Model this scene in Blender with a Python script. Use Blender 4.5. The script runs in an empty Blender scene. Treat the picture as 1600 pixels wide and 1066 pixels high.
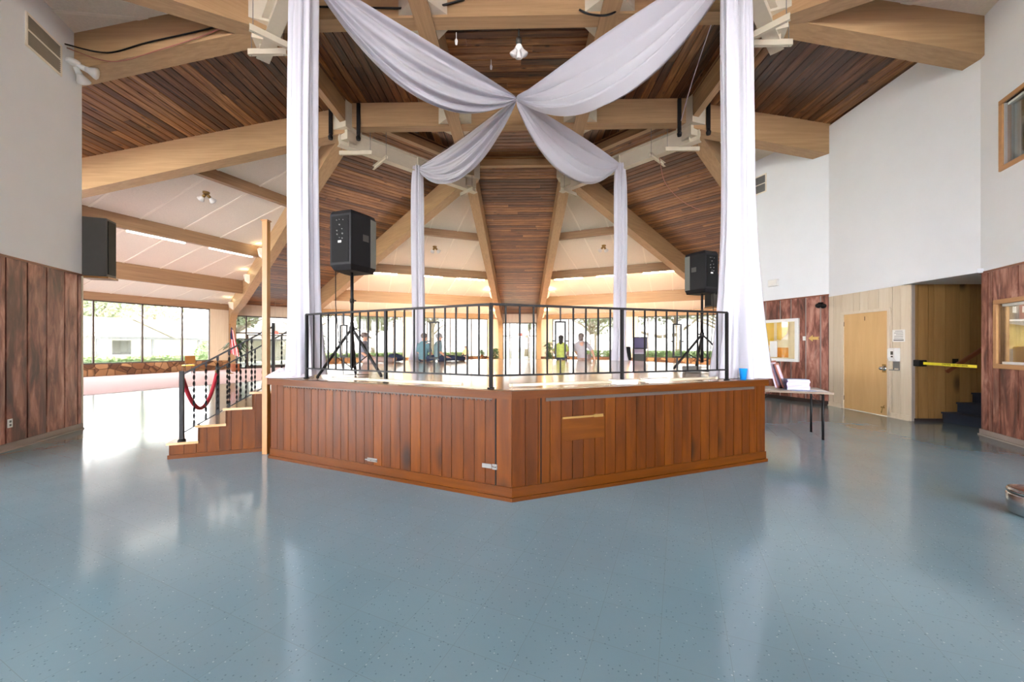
import bpy, bmesh, math, random
from mathutils import Vector, Matrix, noise
R = math.radians
PI = math.pi
SC = bpy.context.scene
COL = SC.collection

# ------------------------------------------------------------------ camera, world, exposure
cam_d = bpy.data.cameras.new('camera')
cam = bpy.data.objects.new('camera', cam_d); COL.objects.link(cam)
cam.location = (0.082, -7.997, 1.45)
cam.rotation_euler = (R(90), 0, 0.0229)
cam_d.sensor_width = 36.0
cam_d.lens = 592.0 / 1600 * 36.0
cam_d.shift_y = 7.5 / 1600
cam_d.clip_start = 0.05; cam_d.clip_end = 400
SC.camera = cam
SC.view_settings.view_transform = 'Standard'
SC.view_settings.look = 'None'
SC.view_settings.gamma = 1.0
SC.view_settings.use_curve_mapping = False
SC.view_settings.exposure = 2.92
SC.cycles.max_bounces = 10
SC.cycles.diffuse_bounces = 7
SC.cycles.glossy_bounces = 4
SC.cycles.transparent_max_bounces = 16
SC.cycles.sample_clamp_indirect = 10.0
SC.cycles.caustics_reflective = False
SC.cycles.caustics_refractive = False

world = bpy.data.worlds.new('overcast_sky'); SC.world = world
world.use_nodes = True
wn = world.node_tree.nodes; wl = world.node_tree.links
bg = wn['Background']
tc = wn.new('ShaderNodeTexCoord'); sp = wn.new('ShaderNodeSeparateXYZ'); rp = wn.new('ShaderNodeValToRGB')
wl.new(tc.outputs['Generated'], sp.inputs[0]); wl.new(sp.outputs['Z'], rp.inputs[0]); 
wx = wn.new('ShaderNodeMapRange'); wx.inputs['From Min'].default_value = -1; wx.inputs['From Max'].default_value = 1; wx.inputs['To Min'].default_value = 2.8; wx.inputs['To Max'].default_value = 0.7
wl.new(sp.outputs['X'], wx.inputs[0])
wm = wn.new('ShaderNodeVectorMath'); wm.operation = 'SCALE'; wl.new(rp.outputs[0], wm.inputs[0]); wl.new(wx.outputs[0], wm.inputs['Scale']); wl.new(wm.outputs[0], bg.inputs['Color'])
rp.color_ramp.elements[0].color = (0.98, 0.98, 1.0, 1); rp.color_ramp.elements[1].color = (0.80, 0.88, 1.0, 1)
SKY = 2.6
bg.inputs['Strength'].default_value = SKY
sun_d = bpy.data.lights.new('sun', 'SUN'); sun_d.energy = 4.5; sun_d.angle = R(12); sun_d.color = (1, 0.95, 0.87)
sun = bpy.data.objects.new('sun', sun_d); COL.objects.link(sun)
sun.rotation_euler = (R(40), 0, R(205))

TUBE_E = 30.0      # fluorescent tubes

# ------------------------------------------------------------------ colour + materials
def lin(c):
    def f(v):
        v /= 255.0
        return v / 12.92 if v <= 0.04045 else ((v + 0.055) / 1.055) ** 2.4
    return (f(c[0]), f(c[1]), f(c[2]), 1.0)

def new_mat(name):
    m = bpy.data.materials.new(name); m.use_nodes = True
    nt = m.node_tree
    return m, nt, nt.nodes['Principled BSDF']

def plain(name, c, rough=0.5, metal=0.0, var=0.06, scale=8.0, bump=0.0, spec=0.5, coat=0.0):
    m, nt, b = new_mat(name)
    tcn = nt.nodes.new('ShaderNodeTexCoord'); nz = nt.nodes.new('ShaderNodeTexNoise')
    nz.inputs['Scale'].default_value = scale; nz.inputs['Detail'].default_value = 4
    nt.links.new(tcn.outputs['Object'], nz.inputs['Vector'])
    r = nt.nodes.new('ShaderNodeValToRGB')
    a = lin(c)
    r.color_ramp.elements[0].position = 0.3; r.color_ramp.elements[1].position = 0.7
    r.color_ramp.elements[0].color = tuple(v * (1 - var) for v in a[:3]) + (1,)
    r.color_ramp.elements[1].color = tuple(min(1, v * (1 + var)) for v in a[:3]) + (1,)
    nt.links.new(nz.outputs['Fac'], r.inputs[0]); nt.links.new(r.outputs[0], b.inputs['Base Color'])
    b.inputs['Roughness'].default_value = rough; b.inputs['Metallic'].default_value = metal
    b.inputs['Specular IOR Level'].default_value = spec
    b.inputs['Coat Weight'].default_value = coat; b.inputs['Coat Roughness'].default_value = 0.12
    if bump:
        bp = nt.nodes.new('ShaderNodeBump'); bp.inputs['Strength'].default_value = bump; bp.inputs['Distance'].default_value = 0.01
        nt.links.new(nz.outputs['Fac'], bp.inputs['Height']); nt.links.new(bp.outputs[0], b.inputs['Normal'])
    return m

def wood(name, ramp, axis='x', scale=3.0, stretch=14.0, rough=0.45, isl=0.5, grain=0.5, knots=0.0, bump=0.15, coat=0.0, spec=0.5, blotch=0.0, blotch_c=(30, 18, 14)):
    """board wood: per-board tone (random per island) + grain stretched along one axis of the object's own coordinates"""
    m, nt, b = new_mat(name)
    N = nt.nodes.new; L = nt.links.new
    tcn = N('ShaderNodeTexCoord'); geo = N('ShaderNodeNewGeometry')
    mp = N('ShaderNodeMapping')
    s = [scale * stretch / 4] * 3; s['xyz'.index(axis)] = scale / 4
    mp.inputs['Scale'].default_value = s
    L(tcn.outputs['Object'], mp.inputs['Vector'])
    off = N('ShaderNodeVectorMath'); off.operation = 'SCALE'; off.inputs['Scale'].default_value = 0
    cmb = N('ShaderNodeCombineXYZ')
    mul = N('ShaderNodeMath'); mul.operation = 'MULTIPLY'; mul.inputs[1].default_value = 43.0
    L(geo.outputs['Random Per Island'], mul.inputs[0])
    for k in range(3): L(mul.outputs[0], cmb.inputs[k])
    add = N('ShaderNodeVectorMath'); L(mp.outputs[0], add.inputs[0]); L(cmb.outputs[0], add.inputs[1])
    nz = N('ShaderNodeTexNoise'); nz.inputs['Scale'].default_value = 1.0; nz.inputs['Detail'].default_value = 6; nz.inputs['Roughness'].default_value = 0.6
    nz.inputs['Distortion'].default_value = 0.6
    L(add.outputs[0], nz.inputs['Vector'])
    # tone = isl*random + grain*(noise-.5)+.5*(1-isl)
    m1 = N('ShaderNodeMath'); m1.operation = 'MULTIPLY_ADD'; m1.inputs[1].default_value = isl; m1.inputs[2].default_value = 0.5 * (1 - isl) - 0.5 * grain
    L(geo.outputs['Random Per Island'], m1.inputs[0])
    m2 = N('ShaderNodeMath'); m2.operation = 'MULTIPLY_ADD'; m2.inputs[1].default_value = grain
    L(nz.outputs['Fac'], m2.inputs[0]); L(m1.outputs[0], m2.inputs[2])
    r = N('ShaderNodeValToRGB'); cr = r.color_ramp
    while len(cr.elements) < len(ramp): cr.elements.new(0.5)
    for e, (p, c) in zip(cr.elements, ramp): e.position = p; e.color = lin(c)
    L(m2.outputs[0], r.inputs[0])
    out = r.outputs[0]
    if knots:
        vo = N('ShaderNodeTexVoronoi'); vo.inputs['Scale'].default_value = knots
        kp = N('ShaderNodeMapping'); ks = [2.2] * 3; ks['xyz'.index(axis)] = 1.0; kp.inputs['Scale'].default_value = ks
        ad2 = N('ShaderNodeVectorMath'); L(tcn.outputs['Object'], ad2.inputs[0]); L(cmb.outputs[0], ad2.inputs[1])
        L(ad2.outputs[0], kp.inputs['Vector']); L(kp.outputs[0], vo.inputs['Vector'])
        kr = N('ShaderNodeValToRGB'); kr.color_ramp.elements[0].position = 0.06; kr.color_ramp.elements[1].position = 0.16
        kr.color_ramp.elements[0].color = (0.12, 0.12, 0.12, 1)
        L(vo.outputs['Distance'], kr.inputs[0])
        mx = N('ShaderNodeMix'); mx.data_type = 'RGBA'; mx.blend_type = 'MULTIPLY'; mx.inputs[0].default_value = 0.85
        L(out, mx.inputs[6]); L(kr.outputs[0], mx.inputs[7]); out = mx.outputs[2]
    if blotch:
        n2 = N('ShaderNodeTexNoise'); n2.inputs['Scale'].default_value = 0.55; n2.inputs['Detail'].default_value = 5
        L(add.outputs[0], n2.inputs['Vector'])
        br = N('ShaderNodeValToRGB'); br.color_ramp.elements[0].position = 0.50; br.color_ramp.elements[1].position = 0.64
        br.color_ramp.elements[0].color = (0, 0, 0, 1); br.color_ramp.elements[1].color = (blotch,) * 3 + (1,)
        L(n2.outputs['Fac'], br.inputs[0])
        mx = N('ShaderNodeMix'); mx.data_type = 'RGBA'; L(br.outputs[0], mx.inputs[0]); L(out, mx.inputs[6]); mx.inputs[7].default_value = lin(blotch_c); out = mx.outputs[2]
    L(out, b.inputs['Base Color'])
    b.inputs['Roughness'].default_value = rough; b.inputs['Specular IOR Level'].default_value = spec
    b.inputs['Coat Weight'].default_value = coat; b.inputs['Coat Roughness'].default_value = 0.15
    if bump:
        bp = N('ShaderNodeBump'); bp.inputs['Strength'].default_value = bump; bp.inputs['Distance'].default_value = 0.006
        L(nz.outputs['Fac'], bp.inputs['Height']); L(bp.outputs[0], b.inputs['Normal'])
        if coat: L(bp.outputs[0], b.inputs['Coat Normal'])
    return m

def emit(name, c, e):
    m, nt, b = new_mat(name)
    b.inputs['Base Color'].default_value = lin(c); b.inputs['Emission Color'].default_value = lin(c); b.inputs['Emission Strength'].default_value = e
    return m

def glass(name, tint=(1, 1, 1), refl=0.06):
    m, nt, b = new_mat(name); nt.nodes.remove(b)
    N = nt.nodes.new
    o = nt.nodes['Material Output']; t = N('ShaderNodeBsdfTransparent'); g = N('ShaderNodeBsdfGlossy'); mx = N('ShaderNodeMixShader'); lw = N('ShaderNodeLayerWeight')
    t.inputs['Color'].default_value = tint + (1,); g.inputs['Roughness'].default_value = 0.02
    lw.inputs['Blend'].default_value = 0.25
    ma = N('ShaderNodeMath'); ma.operation = 'MULTIPLY_ADD'; ma.inputs[1].default_value = 0.5; ma.inputs[2].default_value = refl
    nt.links.new(lw.outputs['Fresnel'], ma.inputs[0]); nt.links.new(ma.outputs[0], mx.inputs[0])
    nt.links.new(t.outputs[0], mx.inputs[1]); nt.links.new(g.outputs[0], mx.inputs[2]); nt.links.new(mx.outputs[0], o.inputs['Surface'])
    return m

def floor_mat():
    m, nt, b = new_mat('blue_vinyl_tile')
    N = nt.nodes.new; L = nt.links.new
    tcn = N('ShaderNodeTexCoord')
    mp = N('ShaderNodeMapping'); mp.inputs['Rotation'].default_value = (0, 0, R(22.5)); L(tcn.outputs['Object'], mp.inputs['Vector'])
    br = N('ShaderNodeTexBrick'); br.offset = 0.0; br.inputs['Scale'].default_value = 1.0
    br.inputs['Brick Width'].default_value = 0.305; br.inputs['Row Height'].default_value = 0.305; br.inputs['Mortar Size'].default_value = 0.0012
    br.inputs['Mortar Smooth'].default_value = 0.3
    br.inputs['Color1'].default_value = lin((112, 138, 149)); br.inputs['Color2'].default_value = lin((114, 140, 151)); br.inputs['Mortar'].default_value = lin((105, 125, 132))
    L(mp.outputs[0], br.inputs['Vector'])
    big = N('ShaderNodeTexNoise'); big.inputs['Scale'].default_value = 0.5; big.inputs['Detail'].default_value = 5; L(tcn.outputs['Object'], big.inputs['Vector'])
    bigr = N('ShaderNodeValToRGB'); bigr.color_ramp.elements[0].position = 0.3; bigr.color_ramp.elements[1].position = 0.72
    bigr.color_ramp.elements[0].color = (0.86, 0.88, 0.88, 1); bigr.color_ramp.elements[1].color = (1.08, 1.06, 1.03, 1)
    L(big.outputs['Fac'], bigr.inputs[0])
    mx0 = N('ShaderNodeMix'); mx0.data_type = 'RGBA'; mx0.blend_type = 'MULTIPLY'; mx0.inputs[0].default_value = 1; L(br.outputs['Color'], mx0.inputs[6]); L(bigr.outputs[0], mx0.inputs[7])
    vo = N('ShaderNodeTexVoronoi'); vo.inputs['Scale'].default_value = 52; L(tcn.outputs['Object'], vo.inputs['Vector'])
    vr = N('ShaderNodeValToRGB'); vr.color_ramp.elements[0].position = 0.14; vr.color_ramp.elements[1].position = 0.24
    vr.color_ramp.elements[0].color = (1, 1, 1, 1); vr.color_ramp.elements[1].color = (0, 0, 0, 1); L(vo.outputs['Distance'], vr.inputs[0])
    gate = N('ShaderNodeMath'); gate.operation = 'GREATER_THAN'; gate.inputs[1].default_value = 0.55
    sc = N('ShaderNodeSeparateColor'); L(vo.outputs['Color'], sc.inputs[0]); L(sc.outputs[0], gate.inputs[0])
    gm = N('ShaderNodeMath'); gm.operation = 'MULTIPLY'; L(gate.outputs[0], gm.inputs[0]); L(vr.outputs[0], gm.inputs[1])
    sr = N('ShaderNodeValToRGB'); sr.color_ramp.interpolation = 'CONSTANT'
    sr.color_ramp.elements[0].color = lin((84, 108, 119)); sr.color_ramp.elements[1].position = 0.8; sr.color_ramp.elements[1].color = lin((146, 166, 172)); L(sc.outputs[1], sr.inputs[0])
    mx = N('ShaderNodeMix'); mx.data_type = 'RGBA'; L(gm.outputs[0], mx.inputs[0]); L(mx0.outputs[2], mx.inputs[6]); L(sr.outputs[0], mx.inputs[7])
    L(mx.outputs[2], b.inputs['Base Color'])
    rr = N('ShaderNodeMapRange'); rr.inputs['To Min'].default_value = 0.08; rr.inputs['To Max'].default_value = 0.18; L(big.outputs['Fac'], rr.inputs[0]); L(rr.outputs[0], b.inputs['Roughness'])
    b.inputs['Specular IOR Level'].default_value = 0.62
    bp = N('ShaderNodeBump'); bp.inputs['Strength'].default_value = 0.06; bp.inputs['Distance'].default_value = 0.01
    n3 = N('ShaderNodeTexNoise'); n3.inputs['Scale'].default_value = 5.0; n3.inputs['Detail'].default_value = 2; L(tcn.outputs['Object'], n3.inputs['Vector'])
    L(n3.outputs['Fac'], bp.inputs['Height']); L(bp.outputs[0], b.inputs['Normal'])
    return m

def stone_mat():
    m, nt, b = new_mat('ledge_stone')
    N = nt.nodes.new; L = nt.links.new
    tcn = N('ShaderNodeTexCoord'); vo = N('ShaderNodeTexVoronoi'); vo.inputs['Scale'].default_value = 3.2; L(tcn.outputs['Object'], vo.inputs['Vector'])
    r = N('ShaderNodeValToRGB'); cr = r.color_ramp; cr.elements.new(0.5)
    for e, (p, c) in zip(cr.elements, [(0.1, (96, 62, 40)), (0.5, (140, 98, 64)), (0.9, (176, 136, 96))]): e.position = p; e.color = lin(c)
    sc = N('ShaderNodeSeparateColor'); L(vo.outputs['Color'], sc.inputs[0]); L(sc.outputs[0], r.inputs[0])
    v2 = N('ShaderNodeTexVoronoi'); v2.feature = 'DISTANCE_TO_EDGE'; v2.inputs['Scale'].default_value = 3.2; L(tcn.outputs['Object'], v2.inputs['Vector'])
    r2 = N('ShaderNodeValToRGB'); r2.color_ramp.elements[0].color = (0.25, 0.2, 0.16, 1); r2.color_ramp.elements[1].position = 0.07; L(v2.outputs['Distance'], r2.inputs[0])
    mx = N('ShaderNodeMix'); mx.data_type = 'RGBA'; mx.blend_type = 'MULTIPLY'; mx.inputs[0].default_value = 1; L(r.outputs[0], mx.inputs[6]); L(r2.outputs[0], mx.inputs[7])
    L(mx.outputs[2], b.inputs['Base Color']); b.inputs['Roughness'].default_value = 0.75
    bp = N('ShaderNodeBump'); bp.inputs['Strength'].default_value = 0.8; bp.inputs['Distance'].default_value = 0.03; L(r2.outputs[0], bp.inputs['Height']); L(bp.outputs[0], b.inputs['Normal'])
    return m

def cloth_mat(name, c, trans=0.3):
    m, nt, b = new_mat(name); N = nt.nodes.new; L = nt.links.new
    b.inputs['Base Color'].default_value = lin(c); b.inputs['Roughness'].default_value = 0.75; b.inputs['Specular IOR Level'].default_value = 0.25
    b.inputs['Sheen Weight'].default_value = 0.2
    t = N('ShaderNodeBsdfTranslucent'); t.inputs['Color'].default_value = lin(c); mx = N('ShaderNodeMixShader'); mx.inputs[0].default_value = trans
    wv = N('ShaderNodeTexNoise'); wv.inputs['Scale'].default_value = 60
    tcn = N('ShaderNodeTexCoord'); L(tcn.outputs['Object'], wv.inputs['Vector'])
    bp = N('ShaderNodeBump'); bp.inputs['Strength'].default_value = 0.08; bp.inputs['Distance'].default_value = 0.003; L(wv.outputs['Fac'], bp.inputs['Height']); L(bp.outputs[0], b.inputs['Normal'])
    L(b.outputs[0], mx.inputs[1]); L(t.outputs[0], mx.inputs[2]); L(mx.outputs[0], nt.nodes['Material Output'].inputs['Surface'])
    return m

M = {}
M['floor'] = floor_mat()
M['stone'] = stone_mat()
M['deck'] = wood('varnished_ceiling_planks', [(0.0, (52, 31, 20)), (0.3, (90, 56, 35)), (0.55, (118, 76, 46)), (0.8, (150, 102, 60)), (1.0, (186, 134, 84))], axis='y', scale=5, stretch=14, rough=0.28, isl=0.62, grain=1.5, knots=2.0, bump=0.5, spec=0.4)
M['glulam'] = wood('pale_laminated_timber', [(0.0, (136, 106, 73)), (0.5, (170, 137, 98)), (1.0, (194, 163, 122))], axis='x', scale=3, stretch=26, rough=0.5, isl=0.25, grain=1.0, knots=0, bump=0.08)
M['purlin'] = wood('brown_purlin_timber', [(0.0, (118, 90, 64)), (0.5, (152, 119, 88)), (1.0, (180, 146, 112))], axis='x', scale=3, stretch=26, rough=0.5, isl=0.2, grain=1.0, knots=0, bump=0.08)
M['acoustic'] = plain('acoustic_ceiling_board', (228, 220, 206), 0.9, var=0.05, scale=30, bump=0.2)
M['batten'] = plain('ceiling_batten_white', (238, 230, 216), 0.7, var=0.03)
M['white'] = plain('white_wall_paint', (232, 236, 241), 0.75, var=0.012, scale=2.5, bump=0.03)
M['plank_wall'] = wood('weathered_red_plank', [(0.0, (66, 33, 25)), (0.35, (124, 72, 57)), (0.6, (166, 110, 94)), (1.0, (204, 160, 142))], axis='z', scale=6.5, stretch=4.5, rough=0.5, isl=0.3, grain=2.3, bump=0.2, blotch=0.6, blotch_c=(66, 34, 26))
M['groove'] = plain('dark_groove', (44, 26, 20), 0.7)
M['groove_pale'] = plain('pale_batten_groove', (150, 138, 132), 0.6)
M['paleply'] = wood('whitewashed_panel', [(0.0, (196, 178, 152)), (0.5, (216, 202, 180)), (1.0, (230, 220, 204))], axis='z', scale=4, stretch=16, rough=0.5, isl=0.3, grain=0.7, bump=0.06)
M['brownply'] = wood('golden_brown_panel', [(0.0, (116, 84, 46)), (0.5, (150, 113, 66)), (1.0, (172, 136, 86))], axis='z', scale=4, stretch=12, rough=0.5, isl=0.35, grain=0.7, knots=0.7, bump=0.06)
M['doorwood'] = wood('birch_door_veneer', [(0.0, (188, 146, 92)), (0.5, (212, 172, 116)), (1.0, (226, 192, 140))], axis='z', scale=3, stretch=8, rough=0.4, isl=0, grain=0.7, bump=0.03)
M['stagewood'] = wood('varnished_orange_plank', [(0.0, (40, 16, 0)), (0.45, (76, 35, 0)), (0.75, (94, 48, 1)), (1.0, (120, 69, 8))], axis='z', scale=4, stretch=9, rough=0.38, isl=0.22, grain=1.3, knots=0.8, bump=0.12, coat=0.0, spec=0.2)
M['stagelip'] = wood('varnished_orange_trim', [(0.0, (50, 22, 0)), (0.5, (82, 40, 0)), (1.0, (110, 62, 8))], axis='x', scale=4, stretch=12, rough=0.34, isl=0.3, grain=0.9, bump=0.06, coat=0.0, spec=0.2)
M['stagefloor'] = wood('maple_stage_floor', [(0.0, (150, 112, 74)), (0.5, (180, 142, 100)), (1.0, (204, 168, 126))], axis='x', scale=3, stretch=16, rough=0.14, isl=0.5, grain=0.6, bump=0.0, coat=0.5)
M['pole'] = wood('yellow_pine_pole', [(0.0, (118, 76, 28)), (1.0, (158, 108, 48))], axis='z', scale=5, stretch=12, rough=0.4, isl=0, grain=0.8)
M['frame_oak'] = wood('oak_window_frame', [(0.0, (160, 112, 66)), (1.0, (206, 158, 106))], axis='x', scale=6, stretch=8, rough=0.45, isl=0.4, grain=0.7)
M['steel'] = plain('beige_painted_steel', (196, 187, 166), 0.5, var=0.03)
M['black'] = plain('black_iron', (12, 11, 13), 0.5, var=0.1, spec=0.25)
M['blackplastic'] = plain('black_plastic', (12, 12, 15), 0.6, var=0.1, spec=0.3)
M['grille'] = plain('grey_speaker_grille', (96, 98, 92), 0.6, var=0.1, scale=120, bump=0.3)
M['darkgrey'] = plain('dark_grey_cabinet', (62, 60, 56), 0.55, var=0.06)
M['bronze'] = plain('bronze_mullion', (70, 58, 50), 0.5)
M['chrome'] = plain('brushed_chrome', (190, 190, 188), 0.25, metal=1.0, var=0.05)
M['brass'] = plain('old_brass', (150, 120, 70), 0.4, metal=0.9, var=0.1)
M['wplastic'] = plain('white_plastic', (232, 232, 230), 0.45, var=0.02)
M['paper'] = plain('white_paper', (236, 234, 230), 0.8, var=0.03)
M['vent'] = plain('taupe_louvre', (142, 132, 116), 0.6, var=0.05)
M['ventgrey'] = plain('grey_louvre', (112, 112, 110), 0.6, var=0.05)
M['pink'] = plain('pink_carpet', (200, 174, 177), 0.9, var=0.06, scale=40, bump=0.2)
M['cloth'] = cloth_mat('white_sheer_fabric', (200, 199, 208), 0.24)
M['red'] = plain('red_velvet', (150, 26, 42), 0.8, var=0.1)
M['cup'] = plain('blue_plastic_cup', (20, 130, 210), 0.35, var=0.03)
M['navy'] = plain('navy_carpet', (36, 44, 58), 0.95, var=0.15, scale=120, bump=0.3)
M['yellow'] = plain('yellow_tape', (236, 222, 50), 0.5, var=0.03)
M['rail'] = wood('red_brown_handrail', [(0, (98, 50, 28)), (1, (140, 78, 46))], axis='x', scale=6, stretch=10, isl=0)
M['tabletop'] = plain('speckled_grey_laminate', (176, 172, 168), 0.35, var=0.1, scale=90)
M['tableedge'] = plain('brown_table_edge', (110, 90, 74), 0.5)
M['glass'] = glass('bronze_tinted_window_glass', (.34, .335, .32)); M['greyglass'] = glass('lightly_tinted_window_glass', (.58, .58, .57))
M['clearglass'] = glass('clear_window_glass')
M['boothglass'] = glass('booth_glass', (0.93, 0.95, 0.93), 0.10)
M['tube'] = emit('fluorescent_tube', (255, 240, 202), TUBE_E)
M['tube_cool'] = emit('dim_fluorescent_tube', (255, 248, 240), 1.7)
M['bulb'] = emit('lit_flood_bulb', (255, 248, 240), 0.5)
M['sconce'] = emit('sconce_glow', (255, 232, 180), 0.35)
M['bulboff'] = plain('frosted_bulb', (206, 204, 202), 0.3, var=0.02)
M['grass'] = plain('lawn_ground', (186, 188, 166), 0.95, var=0.15, scale=3)
M['conc'] = plain('pale_concrete', (186, 182, 176), 0.9, var=0.06, scale=2)
M['bounce_plaza'] = plain('white_bounce_forecourt', (228, 224, 216), 0.9, var=0.04, scale=1)
M['leaf'] = plain('tree_leaf', (158, 164, 138), 0.8, var=0.3, scale=2)
M['leafhouse'] = plain('house_plant_leaf', (58, 84, 48), 0.5, var=0.3, scale=6)
M['hedge'] = plain('hedge_leaf', (140, 158, 104), 0.8, var=0.3, scale=5)
M['bark'] = plain('bark', (160, 146, 130), 0.9, var=0.2, scale=12, bump=0.5)
M['siding'] = plain('cream_siding', (238, 234, 226), 0.8, var=0.03)
M['shingle'] = plain('tan_shingle', (176, 166, 156), 0.9, var=0.1, scale=20)
M['fascia'] = plain('grey_fascia', (120, 120, 124), 0.7)
M['skin'] = plain('skin', (196, 148, 122), 0.55, var=0.05)
M['terracotta'] = plain('terracotta', (150, 92, 62), 0.8, var=0.1)
M['purple'] = emit('dark_screen', (44, 34, 66), 0.15)
M['screenpink'] = emit('lit_screen', (236, 190, 214), 0.8)
M['bookA'] = plain('lavender_book', (150, 142, 186), 0.6); M['bookB'] = plain('pale_blue_book', (140, 158, 192), 0.6)
M['frame_red'] = plain('copper_frame', (150, 92, 76), 0.5); M['lilac'] = plain('lilac_board', (208, 196, 214), 0.6)
M['inkblack'] = plain('black_ink', (9, 9, 10), 0.7, spec=0.2)
M['goods_refl_yellow'] = plain('goods_and_reflection_yellow', (252, 206, 66), 0.5, var=0.04); M['reflorange'] = plain('reflection_orange', (250, 160, 30), 0.5, var=0.05); M['reflpale'] = plain('reflection_cream', (250, 230, 180), 0.5, var=0.05)  # reflection colours of the display case; yellow also serves box, flyer and seat
M['arrow'] = plain('gold_arrow', (208, 172, 96), 0.5)
M['exit'] = emit('exit_red', (232, 60, 50), 0.5)
M['flagred'] = plain('flag_red', (190, 40, 52), 0.8); M['flagwhite'] = plain('flag_white', (236, 232, 232), 0.8); M['flagblue'] = plain('flag_blue', (40, 46, 86), 0.8)
M['ochre'] = plain('ochre_wall', (196, 170, 90), 0.8, var=0.06); M['curtain'] = plain('yellow_curtain', (214, 194, 120), 0.85, var=0.06)

# ------------------------------------------------------------------ mesh helpers
class MB:
    def __init__(s): s.bm = bmesh.new(); s.mats = []
    def mi(s, m):
        if m is None: return 0
        if m not in s.mats: s.mats.append(m)
        return s.mats.index(m)
    def poly(s, vs, m=None):
        vv = [s.bm.verts.new(v) for v in vs]; f = s.bm.faces.new(vv); f.material_index = s.mi(m); return f
    def hexa(s, p, m=None):
        """8 corner points, bottom ring then top ring"""
        v = [s.bm.verts.new(q) for q in p]; k = s.mi(m)
        for q in ((0, 3, 2, 1), (4, 5, 6, 7), (0, 1, 5, 4), (1, 2, 6, 5), (2, 3, 7, 6), (3, 0, 4, 7)):
            f = s.bm.faces.new([v[i] for i in q]); f.material_index = k
        return s
    def box(s, lo, hi, m=None):
        x0, y0, z0 = lo; x1, y1, z1 = hi
        return s.hexa([(x0, y0, z0), (x1, y0, z0), (x1, y1, z0), (x0, y1, z0), (x0, y0, z1), (x1, y0, z1), (x1, y1, z1), (x0, y1, z1)], m)
    def bar(s, a, b, w, h, m=None, up=(0, 0, 1)):
        a = Vector(a); b = Vector(b); d = (b - a).normalized(); up = Vector(up)
        sd = d.cross(up)
        if sd.length < 1e-4: sd = d.cross(Vector((1, 0, 0)))
        sd.normalize(); u = sd.cross(d)
        sd = sd * w / 2; u = u * h / 2
        return s.hexa([a - sd - u, b - sd - u, b + sd - u, a + sd - u, a - sd + u, b - sd + u, b + sd + u, a + sd + u], m)
    def prism(s, pts, ex, m=None):
        """closed polygon pts extruded by vector ex"""
        k = s.mi(m); ex = Vector(ex)
        a = [s.bm.verts.new(p) for p in pts]; b = [s.bm.verts.new(Vector(p) + ex) for p in pts]
        n = len(pts)
        f = s.bm.faces.new(a[::-1]); f.material_index = k
        f = s.bm.faces.new(b); f.material_index = k
        for i in range(n):
            f = s.bm.faces.new((a[i], a[(i + 1) % n], b[(i + 1) % n], b[i])); f.material_index = k
        return s
    def tube(s, pts, r, m=None, n=8, cap=True):
        k = s.mi(m); pts = [Vector(p) for p in pts]; rings = []
        up = Vector((0, 0, 1)); prev = None
        for i, p in enumerate(pts):
            d = (pts[min(i + 1, len(pts) - 1)] - pts[max(i - 1, 0)]).normalized()
            if prev is None:
                x = d.cross(up if abs(d.z) < 0.95 else Vector((1, 0, 0))).normalized()
            else:
                x = (prev - d * prev.dot(d)).normalized()
            prev = x; y = d.cross(x)
            rr = r[i] if isinstance(r, (list, tuple)) else r
            rings.append([s.bm.verts.new(p + (x * math.cos(2 * PI * j / n) + y * math.sin(2 * PI * j / n)) * rr) for j in range(n)])
        for a, b in zip(rings, rings[1:]):
            for j in range(n):
                f = s.bm.faces.new((a[j], a[(j + 1) % n], b[(j + 1) % n], b[j])); f.material_index = k; f.smooth = True
        if cap:
            f = s.bm.faces.new(rings[0][::-1]); f.material_index = k
            f = s.bm.faces.new(rings[-1]); f.material_index = k
        return s
    def lathe(s, prof, c=(0, 0, 0), m=None, n=20, axis=None):
        """prof list of (r,z) about z through c; axis optional direction vector"""
        k = s.mi(m); c = Vector(c)
        q = Vector((0, 0, 1)).rotation_difference(Vector(axis).normalized()) if axis is not None else None
        rings = []
        for r, z in prof:
            ring = []
            for j in range(n):
                v = Vector((r * math.cos(2 * PI * j / n), r * math.sin(2 * PI * j / n), z))
                if q: v = q @ v
                ring.append(s.bm.verts.new(c + v))
            rings.append(ring)
        for a, b in zip(rings, rings[1:]):
            for j in range(n):
                f = s.bm.faces.new((a[j], a[(j + 1) % n], b[(j + 1) % n], b[j])); f.material_index = k; f.smooth = True
        for rg, rev in ((rings[0], True), (rings[-1], False)):
            f = s.bm.faces.new(rg[::-1] if rev else rg); f.material_index = k
        return s
    def ball(s, c, r, m=None, sub=2, jit=0, seed=0, sc=(1, 1, 1)):
        k = s.mi(m); g = bmesh.ops.create_icosphere(s.bm, subdivisions=sub, radius=1.0)
        c = Vector(c); rnd = random.Random(seed)
        for v in g['verts']:
            d = v.co.copy(); f = r
            if jit: f *= 1 + jit * (noise.noise(d * 1.7 + Vector((seed * 3.1, 0, 0))))
            v.co = c + Vector((d.x * f * sc[0], d.y * f * sc[1], d.z * f * sc[2]))
            for fc in v.link_faces: fc.material_index = k; fc.smooth = True
        return s
    def build(s, name, m=None, parent=None, mw=None, loc=None, smooth=False, bevel=0):
        me = bpy.data.meshes.new(name)
        bmesh.ops.recalc_face_normals(s.bm, faces=s.bm.faces[:])
        if smooth:
            for f in s.bm.faces: f.smooth = True
        if loc is not None and parent is None:
            bmesh.ops.translate(s.bm, verts=s.bm.verts[:], vec=-Vector(loc))
        s.bm.to_mesh(me); s.bm.free()
        mats = s.mats if s.mats else [m]
        for x in mats: me.materials.append(M[x] if isinstance(x, str) else x)
        o = bpy.data.objects.new(name, me); COL.objects.link(o)
        if loc is not None and parent is None: o.location = loc
        if mw is not None: o.matrix_world = mw
        if parent is not None: o.parent = parent
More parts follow.
